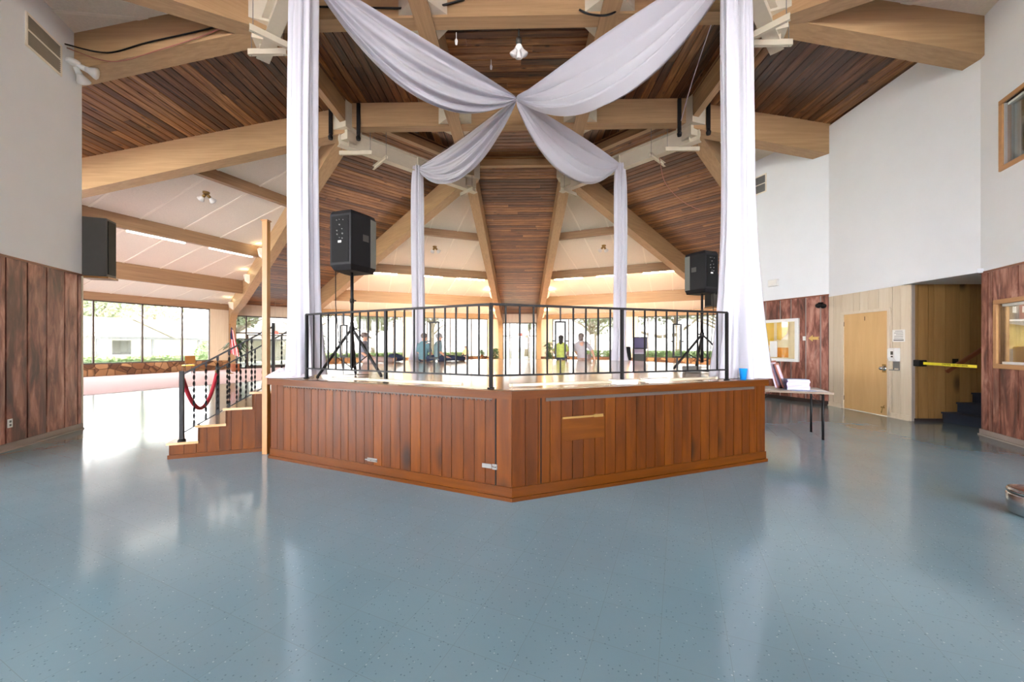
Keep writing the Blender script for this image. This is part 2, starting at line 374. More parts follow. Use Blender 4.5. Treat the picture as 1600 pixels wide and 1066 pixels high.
        if bevel:
            bv = o.modifiers.new('edge', 'BEVEL'); bv.width = bevel; bv.segments = 2; bv.limit_method = 'ANGLE'
        return o

def tag(o, label, cat, group=None, kind=None):
    o['label'] = label; o['category'] = cat
    if group: o['group'] = group
    if kind: o['kind'] = kind
    return o
def struct(o, label=None, cat=None):
    o['kind'] = 'structure'
    if label: o['label'] = label
    if cat: o['category'] = cat
    return o
def thing(name, label, cat, loc=(0, 0, 0), rz=0.0, group=None):
    o = bpy.data.objects.new(name, None); COL.objects.link(o); o.location = loc; o.rotation_euler = (0, 0, rz)
    o.empty_display_size = 0.1
    return tag(o, label, cat, group)
def copy_tree(o, parent=None):
    c = o.copy(); COL.objects.link(c)
    if parent is not None: c.parent = parent
    for ch in list(o.children): copy_tree(ch, c)
    return c
def frame(o, x, y=None, z=(0, 0, 1)):
    """matrix with origin o, x axis x, z near z"""
    x = Vector(x).normalized(); z = Vector(z); y = z.cross(x).normalized(); z = x.cross(y)
    m = Matrix((x, y, z)).transposed().to_4x4(); m.translation = Vector(o); return m
def text(s, name, size, m, mw, parent=None, ext=0.0008):
    cu = bpy.data.curves.new(name, 'FONT'); cu.body = s; cu.size = size; cu.extrude = ext; cu.align_x = 'CENTER'; cu.align_y = 'CENTER'
    cu.materials.append(M[m])
    oc = bpy.data.objects.new(name + '_curve', cu); COL.objects.link(oc)
    me = bpy.data.meshes.new_from_object(oc.evaluated_get(bpy.context.evaluated_depsgraph_get())); bpy.data.objects.remove(oc); bpy.data.curves.remove(cu)
    me.name = name
    o = bpy.data.objects.new(name, me); COL.objects.link(o); o.matrix_world = mw
    if parent is not None: o.parent = parent; o.matrix_parent_inverse = Matrix.Identity(4)
    return o
def V(*a): return Vector(a)
rnd = random.Random(7)

# ------------------------------------------------------------------ geometry of the hall
A, W, RAD = 4.32, 1.557, 23.2
Z0, SL = 7.45, 0.178            # top of the arches at the central ring and their fall per metre
def ztop(t): return Z0 - SL * t
def pol(phi): return V(math.cos(phi), math.sin(phi), 0)
STRIPS = []
for k in range(8):
    phi = k * PI / 4; d = pol(phi); lat = V(-d.y, d.x, 0)
    hw, d0 = (W, A) if k % 2 == 0 else ((A - W) / 2 ** .5, (A + W) / 2 ** .5)
    STRIPS.append((phi, d, lat, hw, d0, RAD - d0))
NAMES = ['east', 'northeast', 'north', 'northwest', 'west', 'southwest', 'south', 'southeast']

# floor, pink carpet ring
b = MB(); b.box((-24, -24, -0.12), (24, 24, 0)); f = struct(b.build('floor', 'floor'), 'glossy blue-grey speckled vinyl tile floor of the hall', 'floor')
def ring16(rs):
    """16-gon whose strip sides are at distance rs"""
    pts = []
    for (phi, d, lat, hw, d0, tl) in STRIPS:
        pts += [d * rs - lat * hw, d * rs + lat * hw]
    return pts
b = MB(); i16 = ring16(13.1); o16 = ring16(RAD - 0.1)
for i in range(16):
    j = (i + 1) % 16
    p = [i16[i], o16[i], o16[j], i16[j]]
    b.hexa([q + V(0, 0, .001) for q in p] + [q + V(0, 0, .014) for q in p])
struct(b.build('floor_carpet', 'pink'), 'pink carpet ring along the windows', 'carpet')

# planked ceiling strips
def boards(bm_, x0, x1, hw, bw, th, seam, r):
    """boards across y from -hw..hw, stacked along x"""
    n = int(round((x1 - x0) / bw)); bw = (x1 - x0) / n
    for i in range(n):
        xa = x0 + i * bw; g = 0.004
        ys = [-hw]
        if seam:
            y = -hw + r.uniform(0.8, 7.0)
            while y < hw - 0.4: ys.append(y); y += r.uniform(2.4, 5)
        ys.append(hw)
        for ya, yb in zip(ys, ys[1:]):
            dz = r.uniform(0, 0.004)
            c = 0.012
            xs = [(xa + g, th), (xa + g, c + dz), (xa + g + c, dz), (xa + bw - g - c, dz), (xa + bw - g, c + dz), (xa + bw - g, th)]
            k = bm_.mi(None)
            va = [bm_.bm.verts.new((x, ya + .001, z)) for x, z in xs]; vb = [bm_.bm.verts.new((x, yb - .001, z)) for x, z in xs]
            bm_.bm.faces.new(va); bm_.bm.faces.new(vb[::-1])
            for q in range(5): bm_.bm.faces.new((va[q], vb[q], vb[q + 1], va[q + 1]))
for k, (phi, d, lat, hw, d0, tl) in enumerate(STRIPS):
    sl = math.hypot(1, SL); b = MB()
    te = 6.2 if k == 6 else tl  # south strip stops short so added daylight enters behind the camera
    boards(b, 0, (te + 0.4) * sl, hw + 0.1, 0.185, 0.035, True, random.Random(k + 3))
    b.box((-0.1, -hw - .15, .036), ((te + .6) * sl, hw + .15, .08))
    xdir = V(d.x, d.y, -SL)
    mw = frame(d * d0 + V(0, 0, Z0 - 0.02), xdir)
    struct(b.build('ceiling_%s' % NAMES[k], 'deck', mw=mw), 'dark varnished plank ceiling of the %s strip' % NAMES[k], 'ceiling')
# flat planked crown over the octagon (central cell boards run across, side cells run in depth)
b = MB(); boards(b, -A, A, W, 0.185, 0.035, True, random.Random(40)); b.box((-A - .3, -A - .3, .036), (A + .3, A + .3, .09))
struct(b.build('ceiling_middle', 'deck', mw=frame((0, 0, 7.56), (0, 1, 0))), 'plank ceiling over the middle of the stage', 'ceiling')
for s, nm in ((-1, 'left'), (1, 'right')):
    b = MB(); boards(b, -(A - W) / 2, (A - W) / 2, A, 0.185, 0.035, True, random.Random(41 + s))
    struct(b.build('ceiling_%s' % nm, 'deck', mw=frame((s * (A + W) / 2, 0, 7.56), (1, 0, 0))), 'plank ceiling cell over the %s side of the stage' % nm, 'ceiling')

# arches
def arch(phi, d, lat, hw, d0, tl, s):
    if abs(phi - 1.5 * PI) < .1: tl = 6.3
    th = 0.34; tf = tl - 0.1
    top = [(0, Z0), (tf + .35, ztop(tf + .35)), (tf + .35, 0), (tf - .2, 0)]
    dep = lambda t: 0.66 + 0.36 * min(1, t / 14)
    lg = tf - .2; rad = 1.5
    zb = lambda t: ztop(t) - dep(t)
    arc = []
    for i in range(9):
        a = i / 8 * (PI / 2 - math.atan(SL))
        arc.append((lg - rad * (1 - math.cos(a)), zb(lg - rad) - rad * 0.72 + rad * math.sin(a) * 0.78))
    pts = top + arc + [(lg - rad - 2, zb(lg - rad - 2)), (lg * .5, zb(lg * .5)), (0, zb(0))]
    o = d * d0 + lat * (hw * s)
    b = MB(); b.prism([(x, -th / 2, z) for x, z in pts], (0, th, 0))
    return b.build('ceiling_beam', 'glulam', mw=frame(o, d))
for k, st in enumerate(STRIPS):
    for s in (-1, 1):
        struct(arch(*st, s), 'pale laminated timber arch on the %s side of the %s ceiling strip' % ('clockwise' if s < 0 else 'anticlockwise', NAMES[k]), 'beam')
def beam(p, q, w, zb, zt, m='glulam', nm='ceiling_beam'):
    p = V(*p, zt / 2 + zb / 2); q = V(*q, zt / 2 + zb / 2); L = (q - p).length
    b = MB(); b.box((0, -w / 2, -(zt - zb) / 2), (L, w / 2, (zt - zb) / 2))
    return b.build(nm, m, mw=frame(p, q - p))
for s in (-1, 1):
    struct(beam((s * W, -A), (s * W, A), .30, 6.93, 7.55), 'ceiling beam running in depth over the stage, %s' % ('west' if s < 0 else 'east'), 'beam')
    struct(beam((-A, s * W), (A, s * W), .26, 6.95, 7.55), 'ceiling beam running across over the stage, %s' % ('near' if s < 0 else 'far'), 'beam')
ring = [V(-W, A, 0), V(-A, W, 0), V(-A, -W, 0), V(-W, -A, 0), V(W, -A, 0), V(A, -W, 0), V(A, W, 0), V(W, A, 0)]
SIDE = ['northwest', 'west', 'southwest', 'south', 'southeast', 'east', 'northeast', 'north']
for i in range(8):
    p, q = ring[i], ring[(i + 1) % 8]
    struct(beam((p.x, p.y), (q.x, q.y), .16, 7.0 if i in (1, 5) else 7.28, 7.58), 'timber edge beam on the %s side of the ring' % SIDE[i], 'beam')
    # beige steel node box at each corner
    c = (p.normalized()); b = MB()
    b.prism([(-.2, -.27, 6.86), (.2, -.27, 6.86), (.27, 0, 6.86), (.2, .27, 6.86), (-.2, .27, 6.86)], (0, 0, .66))
    b.prism([(-.14, -.16, 6.62), (.16, -.16, 6.62), (.16, .16, 6.62), (-.14, .16, 6.62)], (0, 0, .24))
    struct(b.build('beam_bracket', 'steel', mw=frame((p.x, p.y, 0), c)), 'beige steel corner box joining beams, west end of the %s side' % SIDE[i], 'bracket')
# gussets where the two pairs of beams cross
for sx in (-1, 1):
    for sy in (-1, 1):
        b = MB()
        for ax in (-1, 1):
            for ay in (-1, 1):
                x, y = sx * W + ax * .15, sy * W + ay * .13
                b.prism([(x, y, 6.99), (x + ax * .26, y, 6.99), (x, y + ay * .26, 6.99)], (0, 0, .52))
        struct(b.build('beam_bracket', 'steel'), 'beige corner gussets at the %s %s beam crossing' % ('near' if sy < 0 else 'far', 'west' if sx < 0 else 'east'), 'bracket')
# steel channel beams on the diagonal sides of the ring
for i in (0, 2, 4, 6):
    p, q = ring[i], ring[(i + 1) % 8]; L = (q - p).length; u = (q - p).normalized()
    b = MB(); e = .22
    b.box((-e, -.012, 6.50), (L + e, .012, 6.92)); b.box((-e, -.1, 6.48), (L + e, .1, 6.502)); b.box((-e, -.1, 6.90), (L + e, .1, 6.922))
    for x in (0, L * .5, L): b.box((x - .008, -.095, 6.5), (x + .008, .095, 6.9))
    struct(b.build('ceiling_beam', 'steel', mw=frame((p.x, p.y, 0), u)), 'beige steel I-beam on the %s side of the ring' % SIDE[i], 'beam')

# white acoustic wedges between the strips, purlins, tubes, windows
COSB = math.cos(PI / 8)
WNAME = ['east-northeast', 'north-northeast', 'north-northwest', 'west-northwest', 'west-southwest', 'south-southwest', 'south-southeast', 'east-southeast']
PUR = (4.5, 8.75, 13.1)
WIN_Z = (0.57, 3.62)
win_n = 0
tube_proto = None; cool_me = None
for k in range(8):
    d1, l1, h1, t1 = STRIPS[k][1], STRIPS[k][2], STRIPS[k][3], STRIPS[k][5]
    st2 = STRIPS[(k + 1) % 8]
    vtx = d1 * STRIPS[k][4] + l1 * h1
    f1 = vtx + d1 * t1; f2 = vtx + st2[1] * st2[5]
    nrm = ((d1 + st2[1]) * .5).normalized(); sd = V(-nrm.y, nrm.x, 0)
    D = (f1 - vtx).dot(nrm)                       # horizontal run from vertex to window line
    SOUTH = k in (5, 6)                           # unseen entrance front set close and glazed high, added for daylight
    if SOUTH: D = 5.4
    slope = SL / COSB; half = math.tan(PI / 8)
    zc = lambda x: Z0 - 0.10 - slope * x
    mw = frame(V(vtx.x, vtx.y, 0), nrm)
    b = MB(); x1 = D + .5
    b.prism([(-.3, 0, zc(-.3)), (x1, -x1 * half - .1, zc(x1)), (x1, x1 * half + .1, zc(x1))], (0, 0, .12), 'acoustic')
    y = -6.6
    while y < 6.61:
        xa = abs(y) / half + .3
        if xa < D: b.hexa([(xa, y - .03, zc(xa) - .014), (D, y - .03, zc(D) - .014), (D, y + .03, zc(D) - .014), (xa, y + .03, zc(xa) - .014),
                           (xa, y - .03, zc(xa) + .01), (D, y - .03, zc(D) + .01), (D, y + .03, zc(D) + .01), (xa, y + .03, zc(xa) + .01)], 'batten')
        y += 1.2
    struct(b.build('ceiling_%s' % WNAME[k].replace('-', '_'), mw=mw), 'white acoustic ceiling wedge on the %s side' % WNAME[k], 'ceiling')
    for j, x in enumerate(PUR):
        if SOUTH: continue
        dp = (.28, .42, .66)[j]; y1 = x * half
        c = mw @ V(x, -y1, zc(x) - dp / 2)
        b = MB(); b.box((0, -.09, -dp / 2), (2 * y1, .09, dp / 2 + .06))
        struct(b.build('ceiling_beam', 'purlin', mw=frame(c, sd)), '%s crosswise timber under the %s ceiling wedge' % (('upper', 'middle', 'lower')[j], WNAME[k]), 'beam')
        if j and k in (1, 2, 3):
            nt = (0, 3, 5)[j] if k == 3 else (0, 3, 5)[j]
            for q in range(nt):
                yy = (q - (nt - 1) / 2) * (2 * y1 / nt)
                P = mw @ V(x + .28, yy, zc(x + .28) - dp * .82)
                if tube_proto is None:
                    t = thing('fluorescent_light', '', 'light'); tube_proto = t
                    bb = MB(); bb.box((-.82, -.06, .03), (.82, .06, .09)); bb.build('housing', 'wplastic', t)
                    bb = MB(); bb.box((-.80, -.045, -.03), (.80, .045, .032)); bb.build('diffuser', 'tube', t)
                    for xx in (-.6, .6):
                        bb = MB(); bb.box((xx - .012, -.012, .085), (xx + .012, .012, .34)); bb.build('hanger', 'wplastic', t)
                else: t = copy_tree(tube_proto)
                t.location = P; t.rotation_euler = (0, 0, math.atan2(sd.y, sd.x))
                pos = 'middle' if q == (nt - 1) / 2 else ('%s from its %s end' % (('first', 'second')[min(q, nt - 1 - q)], ('right' if q < nt / 2 else 'left')))
                t['label'] = 'lit fluorescent strip behind the %s timber of the %s ceiling, %s' % (('', 'middle', 'lower')[j], WNAME[k], pos)
                if k == 3:
                    for ch in t.children:
                        if ch.name.startswith('diffuser'):
                            if cool_me is None: cool_me = ch.data.copy(); cool_me.materials[0] = M['tube_cool']
                            ch.data = cool_me
                t['group'] = 'fluorescent strips of the hall ceiling'
    # header, stone ledge, windows
    y1 = D * half
    c = mw @ V(D, -y1, 0)
    b = MB(); zt = zc(D) + .1
    wz = (0.12, 5.6) if SOUTH else WIN_Z
    b.box((0, -.12, wz[1]), (2 * y1, .14, zt))
    struct(b.build('ceiling_beam', 'purlin', mw=frame(c, sd)), 'timber header over the %s windows' % WNAME[k], 'beam')
    b = MB(); b.box((0, -.2, 0), (2 * y1, .22, wz[0]))
    struct(b.build('wall_ledge_%s' % WNAME[k].replace('-', '_'), 'stone', mw=frame(c, sd)), 'low stone ledge under the %s windows' % WNAME[k], 'ledge')
    win_n += 1
    pc = .45 if k in (1, 2) else 0
    panes = 3
    root = MB(); gl = MB()
    z0, z1 = wz
    for side in (0, 1):
        xa, xb = (max(.35, y1 - 6.07), y1 - .55) if side == 0 else (y1 + .55, min(2 * y1 - .35, y1 + 6.07))
        for ml in (.55, 1.235, 3.02, 4.73, 6.07):
            if ml > y1 - .3: continue
            x = y1 + (ml if side else -ml)
            root.box((x - .03, -.05, z0), (x + .03, .06, z1))
        root.box((xa, -.045, z0), (xb, .055, z0 + .06)); root.box((xa, -.045, z1 - .06), (xb, .055, z1))
        gl.box((xa, -.006, z0 + .05), (xb, .006, z1 - .05))
    wo = struct(root.build('window_%d' % win_n, 'bronze', mw=frame(c, sd)), 'window wall of the %s bay' % WNAME[k], 'window')
    g = gl.build('window_pane', 'clearglass' if (SOUTH or k == 4) else 'greyglass' if k == 3 else 'glass', wo)
    b = MB()
    for x0_, x1_ in ((0, max(.36, y1 - 6.07)), (y1 - .55, y1 + .55), (min(2 * y1 - .36, y1 + 6.07), 2 * y1)):
        b.box((x0_, -.13, 0), (x1_, .1, z1))
    struct(b.build('wall_pillar_%s' % WNAME[k].replace('-', '_'), 'paleply', mw=frame(c, sd)), 'panelled pillars between the %s windows' % WNAME[k], 'pillar')

# end of each planked strip: glazed entrance
door_n = 10
for k, (phi, d, lat, hw, d0, tl) in enumerate(STRIPS):
    zt = ztop(tl) - .02; c = d * RAD + lat * hw; L = 2 * hw; zw = 3.35
    if k == 6: c = d * 10.2 + lat * hw; zt = ztop(5.8); zw = 5.6  # south screen likewise brought in close and tall, added for daylight
    mw = frame(V(c.x, c.y, 0), -lat)
    b = MB(); win_n += 1
    for x in (.2, .75, L - .75, L - .2): b.box((x - .035, -.05, 0), (x + .035, .05, zw))
    b.box((.2, -.05, zw - .07), (L - .2, .05, zw)); b.box((.2, -.05, 2.22), (L - .2, .05, 2.3)); b.box((.2, -.05, 0), (.75, .05, .1)); b.box((L - .75, -.05, 0), (L - .2, .05, .1))
    o = struct(b.build('window_%d' % win_n, 'bronze', mw=mw), 'glazed entrance screen of the %s strip' % NAMES[k], 'window')
    g = MB(); g.box((.2, -.006, 2.3), (L - .2, .006, zw)); g.box((.2, -.006, .1), (.75, .006, 2.25)); g.box((L - .75, -.006, .1), (L - .2, .006, 2.25)); g.build('window_pane', 'clearglass' if k in (4, 5, 6) else 'glass', o)
    door_n += 1
    b = MB(); m_ = L / 2
    for xa, xb in ((.79, m_ - .005), (m_ + .005, L - .79)):
        b.box((xa, -.03, .01), (xa + .07, .03, 2.2)); b.box((xb - .07, -.03, .01), (xb, .03, 2.2)); b.box((xa, -.03, .01), (xb, .03, .2)); b.box((xa, -.03, 2.12), (xb, .03, 2.2))
    o = struct(b.build('door_%d' % door_n, 'bronze', mw=mw), 'glass double door of the %s strip' % NAMES[k], 'door')
    g = MB(); g.box((.86, -.005, .2), (L - .86, .005, 2.12)); g.build('door_pane', 'glass', o)
    g = MB()
    for x in (m_ - .09, m_ + .09): g.tube([(x, .03, .9), (x, .08, .9), (x, .08, 1.3), (x, .03, 1.3)], .012)
    g.build('door_handle', 'chrome', o)
    b = MB(); b.box((0, -.14, zw), (L, .14, zt)); b.box((0, -.1, 0), (.17, .1, zw)); b.box((L - .17, -.1, 0), (L, .1, zw))
    struct(b.build('wall_%s' % NAMES[k], 'paleply', mw=mw), 'panelled head over the %s entrance' % NAMES[k], 'wall')

# ------------------------------------------------------------------ the core's inner walls
WALL_TOP = 6.80
def board_wall(name, P, u, L, z0, z1, widths, holes, pale=False, label='', gap=.028, mboard='plank_wall', gm=None):
    """vertical boards with grooves; wall face looks toward +y of frame(P,u); holes = (xa,xb,za,zb)"""
    mw = frame((P[0], P[1], 0), u)
    b = MB(); x = 0; i = 0
    xs = []
    while x < L - .02:
        w = widths[i % len(widths)]; xs.append((x, min(L, x + w))); x += w; i += 1
    def cut(xa, xb, za, zb, y0, y1, m):
        for (ha, hb, hc, hd) in holes:
            if xb > ha + 1e-4 and xa < hb - 1e-4:
                if xa < ha: cut(xa, ha, za, zb, y0, y1, m); cut(ha, xb, za, zb, y0, y1, m); return
                if xb > hb: cut(xa, hb, za, zb, y0, y1, m); cut(hb, xb, za, zb, y0, y1, m); return
                if za < hc - .001: b.box((xa, y0, za), (xb, y1, hc), m)
                if zb > hd + .001: b.box((xa, y0, hd), (xb, y1, zb), m)
                return
        b.box((xa, y0, za), (xb, y1, zb), m)
    cut(0, L, z0, z1, -.06, 0, gm or ('groove_pale' if pale else 'groove'))
    for xa, xb in xs: cut(xa + gap / 2, xb - gap / 2, z0, z1, 0.0, .018, mboard)
    return struct(b.build(name, mw=mw), label, 'wall'), mw
def white_wall(name, P, u, L, z0, z1, holes=(), label='', m='white', y0=-.16, y1=.02):
    mw = frame((P[0], P[1], 0), u); b = MB()
    xs = sorted({0, L} | {h[0] for h in holes} | {h[1] for h in holes})
    for xa, xb in zip(xs, xs[1:]):
        hs = [h for h in holes if h[0] <= xa + 1e-5 and h[1] >= xb - 1e-5]
        if not hs: b.box((xa, y0, z0), (xb, y1, z1))
        else:
            h = hs[0]
            if h[2] > z0: b.box((xa, y0, z0), (xb, y1, h[2]))
            if h[3] < z1: b.box((xa, y0, h[3]), (xb, y1, z1))
    return struct(b.build(name, m, mw=mw), label, 'wall')
def baseboard(name, P, u, L, m='groove_pale', label='', h=.10, xs=((0, None),)):
    mw = frame((P[0], P[1], 0), u); b = MB()
    for xa, xb in xs:
        b.box((xa, .018, 0), (xb if xb is not None else L, .035, h)); b.box((xa, .018, 0), (xb if xb is not None else L, .055, .025))
    return struct(b.build(name, m, mw=mw), label, 'baseboard')
s8, c8 = math.sin(PI / 8), math.cos(PI / 8)
# left wall: face looks to +x ; frame x axis must have y = z cross x pointing into the room
PL = V(-7.6, -1.56, 0); uL = V(s8, -c8, 0)              # runs toward the camera; y = z x u = (c8, s8): into room
LL = 2.93
_, mwL = board_wall('wall_left', PL, uL, LL, 0.0, 2.67, (.10, .30, .38, .36, .36, .36, .34, .36, .37), [], label='weathered red-brown vertical plank wainscot on the left')
white_wall('wall_left_upper', PL, uL, LL, 2.67, WALL_TOP, label='white upper wall on the left above the planks')
baseboard('baseboard_left', PL, uL, LL, label='baseboard along the left plank wall')
white_wall('wall_left_end', PL + uL * 0.001 + V(-.16 * c8, -.16 * s8, 0), uL, LL, 0, WALL_TOP, label='outer face of the left wall', y0=-.05, y1=.0)
b = MB(); b.box((-.03, -.2, 0), (0.0, .025, 2.67)); struct(b.build('trim_1', 'paleply', mw=mwL), 'pale edge board at the end of the left plank wall', 'trim')
# right walls. frame u such that z x u points into the room: for R2 (normal -x): u = (0,-1,0) -> y = z x u = (1,0,0). reversed -> u=(0,1,0) gives (-1,0,0)
YC, YN = 1.40, -1.65                      # corners of the door wall
PR2 = V(7.6, YN, 0); uR2 = V(0, 1, 0); LR2 = YC - YN
REC = (0.0, 1.11)                         # recess with the stairs: y -1.65 .. -0.54
door_h = (1.555, 2.635, 0, 2.21)
_, mwR2 = board_wall('wall_right', V(7.6, YN + 1.11, 0), uR2, LR2 - 1.11, 0, 2.64, (.2, .16, .3, .24), [(.445, 1.525, 0, 2.21)], label='whitewashed panel wall around the birch door', gap=.008, mboard='paleply', gm='groove_pale')
white_wall('wall_right_upper', PR2, uR2, LR2, 2.64, WALL_TOP, label='white upper wall over the door and stair opening')
baseboard('baseboard_right', V(7.6, YN + 1.11, 0), uR2, LR2 - 1.11, 'paleply', 'pale baseboard beside the birch door', xs=((0, .44), (1.53, None)))
# R1 (far right plank wall with the display)
PR1 = V(7.6, YC, 0); uR1 = V(-s8, c8, 0); LR1 = 3.0
_, mwR1 = board_wall('wall_back_right', PR1, uR1, LR1, 0, 2.68, (.19, .34, .36, .28, .40, .28, .26), [], pale=True, label='red-brown plank wall with pale grooves beside the folding table', gap=.04)
white_wall('wall_back_right_upper', PR1, uR1, LR1, 2.68, WALL_TOP, label='white upper wall above the far right planks')
baseboard('baseboard_back_right', PR1, uR1, LR1, 'groove', 'dark baseboard of the far right plank wall')
# R3 (near right plank wall with the booth windows)
PR3 = V(7.6, YN, 0) + V(-s8, -c8, 0) * 2.85; uR3 = V(s8, c8, 0); LR3 = 2.85
loW = (1.0, 2.47, 1.17, 2.09); hiW = (1.0, 2.36, 4.18, 5.12)
_, mwR3 = board_wall('wall_near_right', PR3, uR3, LR3, 0, 2.62, (.33, .35, .36, .35, .36, .35, .35, .14, .10, .16), [loW], label='weathered red-brown plank wall with the booth window on the right')
white_wall('wall_near_right_upper', PR3, uR3, LR3, 2.62, WALL_TOP, holes=[hiW], label='white upper wall with the high booth window')
baseboard('baseboard_near_right', PR3, uR3, LR3, label='baseboard of the near right plank wall')
b = MB()
b.box((0, .0, 2.62), (LR3, .03, 2.65)); struct(b.build('trim_2', 'rail', mw=mwR3), 'cap moulding over the near right planks', 'trim')
b = MB(); b.box((0, .0, 2.67), (LL, .03, 2.70)); struct(b.build('trim_3', 'rail', mw=mwL), 'cap moulding over the left planks', 'trim')
b = MB(); b.box((0, .0, 2.68), (LR1, .03, 2.71)); struct(b.build('trim_4', 'rail', mw=mwR1), 'cap moulding over the far right planks', 'trim')

# booth windows
def booth_window(n, h, mw, label, fw=.07):
    xa, xb, za, zb = h; b = MB()
    for p, q in (((xa - fw, -.1, za - fw), (xb + fw, .045, za)), ((xa - fw, -.1, zb), (xb + fw, .045, zb + fw)), ((xa - fw, -.1, za), (xa, .045, zb)), ((xb, -.1, za), (xb + fw, .045, zb))): b.box(p, q)
    o = struct(b.build('window_%d' % n, 'frame_oak', mw=mw, bevel=.006), label, 'window')
    b = MB(); b.box((xa, -.06, za), (xb, -.05, zb)); b.build('window_pane', 'boothglass', o)
    b = MB()
    for p, q in (((xa, -.09, za), (xb, -.02, za + .035)), ((xa, -.09, zb - .035), (xb, -.02, zb)), ): b.box(p, q)
    b.build('window_stop', 'wplastic', o)
    return o
booth_window(30, loW, mwR3, 'oak-framed booth window in the near right plank wall')
booth_window(31, hiW, mwR3, 'oak-framed window high in the near right white wall')
# room behind the booth window, and one behind the high window
def booth_room(nm, z0, z1, m, x0, x1, dep, label):
    b = MB()
    b.box((x0, -dep - .05, z0), (x1, -dep, z1), m); b.box((x0 - .05, -dep, z0), (x0, -.165, z1), m); b.box((x1, -dep, z0), (x1 + .05, -.165, z1), m)
    b.box((x0, -dep, z0 - .05), (x1, -.165, z0), 'conc'); b.box((x0, -dep, z1), (x1, -.165, z1 + .05), 'white')
    return struct(b.build(nm, mw=mwR3), label, 'room')
booth_room('room_booth', 0.02, 2.6, 'white', .35, 2.8, 1.0, 'small lit booth behind the near right window')
booth_room('room_booth_upper', 3.4, 5.9, 'darkgrey', .35, 2.8, 1.6, 'dark control room behind the high right window')
bl = bpy.data.lights.new('booth_ceiling_lamp', 'POINT'); bl.energy = 7; bl.shadow_soft_size = .15; bl.color = (1, .96, .88)
blo = bpy.data.objects.new('booth_ceiling_lamp', bl); COL.objects.link(blo); blo.location = mwR3 @ V(1.6, -.45, 2.45)

mwB = mwR3 @ Matrix.Translation((2.795, -.17, 0)) @ Matrix.Rotation(R(-90), 4, 'Z')     # side wall of the booth: x into the room, -y off the wall
t = thing('wall_shelf', 'white shelf with reflected-plank blocks inside the near right booth window', 'shelf', mwB @ V(0, 0, 1.86)); t.rotation_euler = mwB.to_euler()
b = MB(); b.box((.0, -.2, -.03), (.78, 0, 0)); b.build('board', 'wplastic', t)
for q, m_ in enumerate(('grille', 'frame_red', 'darkgrey', 'ventgrey', 'grille', 'vent', 'darkgrey')):  # blocks stand for the opposite planks mirrored in the booth glass
    o = thing('reflection_block', 'binder standing for a reflected wall plank, %s from the window' % ('first second third fourth fifth sixth seventh'.split()[q]), 'reflection_block', mwB @ V(.06 + q * .104, -.1, 1.86), 0, 'reflected-plank blocks on the booth shelf'); o.rotation_euler = mwB.to_euler()
    b = MB(); b.box((-.048, -.08, 0), (.048, .09, .26)); b.build('cover', m_, o); b = MB(); b.box((-.02, -.083, .1), (.02, -.08, .2)); b.build('spine_label', 'paper', o)
t = thing('yellow_box', 'yellow cardboard box on the booth counter inside the near right window', 'box', mwB @ V(.28, -.14, 1.16)); t.rotation_euler = mwB.to_euler()
b = MB(); b.box((-.15, -.12, 0), (.16, .12, .28)); b.build('carton', 'goods_refl_yellow', t, bevel=.01); b = MB(); b.box((-.15, -.123, .13), (.16, -.12, .16)); b.build('tape_strip', 'paper', t)
t = thing('hanging_cloth', 'ochre cloth hanging on the booth wall above the yellow box', 'cloth', mwB @ V(.1, -.004, 1.2)); t.rotation_euler = mwB.to_euler()
b = MB(); b.prism([(-.02, 0, .2), (.5, 0, .2), (.46, 0, .4), (.34, 0, .5), (.1, 0, .58), (-.03, 0, .6), (.0, 0, .4)], (0, -.02, 0)); b.build('cloth_panel', 'curtain', t)
t = thing('counter', 'pale counter inside the near right booth', 'counter', mwR3 @ V(1.57, -.6, 1.12)); t.rotation_euler = mwR3.to_euler()
b = MB(); b.box((-1.15, -.45, 0), (1.15, .32, .04)); b.build('worktop', 'wplastic', t); b = MB(); b.box((-1.1, -.38, -1.08), (1.1, -.34, 0)); b.build('back_support', 'white', t)
# stair recess on the right
b = MB()
nb = 0; x = 0; ws = (.19, .11, .21, .27, .19, .13, .24, .2, .3, .24)
P0 = V(7.6, YN + 1.11, 0)
_, mwS = board_wall('wall_stair', P0 + V(2.2, 0.02, 0), V(-1, 0, 0), 2.2, 0, 2.63, ws[::-1], [], label='golden brown panelling beside the carpeted stair', gap=.01, mboard='brownply')
b = MB(); b.box((7.62, YN - .06, 0), (9.85, YN, 2.63)); b.box((9.8, YN, 0), (9.85, YN + 1.1, 2.63)); struct(b.build('wall_stair_far', 'brownply'), 'hidden side and end of the stair recess', 'wall')
b = MB(); b.box((7.45, YN - .06, 2.63), (9.85, YN + 1.13, 2.7)); struct(b.build('ceiling_stair', 'white'), 'white soffit over the stair opening', 'ceiling')
b = MB(); b.box((7.64, YN + 1.085, 0), (8.16, YN + 1.105, .055)); struct(b.build('baseboard_stair', 'groove'), 'dark base strip of the stair panelling', 'baseboard')

# ------------------------------------------------------------------ right wall fittings
# door
o = MB(); o.box((.455, -.03, .008), (1.515, .012, 2.17)); door = struct(o.build('door_1', 'doorwood', mw=mwR2), 'closed birch-veneer door numbered 1 in the whitewashed wall', 'door')
b = MB()
for p, q in (((.405, -.05, 0), (.46, .035, 2.17)), ((1.51, -.05, 0), (1.565, .035, 2.17)), ((.405, -.05, 2.17), (1.565, .035, 2.225))): b.box(p, q)
b.build('door_frame', 'paleply', door)
b = MB(); b.lathe([(.055, 0), (.055, .008), (.03, .014), (.016, .02), (.016, .045), (.034, .055), (.038, .075), (.022, .09), (.001, .092)], (.545, .012, .985), axis=(0, 1, 0)); b.build('door_knob', 'chrome', door)
b = MB(); b.box((.56, .012, .965), (.655, .02, 1.0)); b.box((.505, .011, .90), (.585, .016, 1.07)); b.build('latch_plate', 'brass', door)
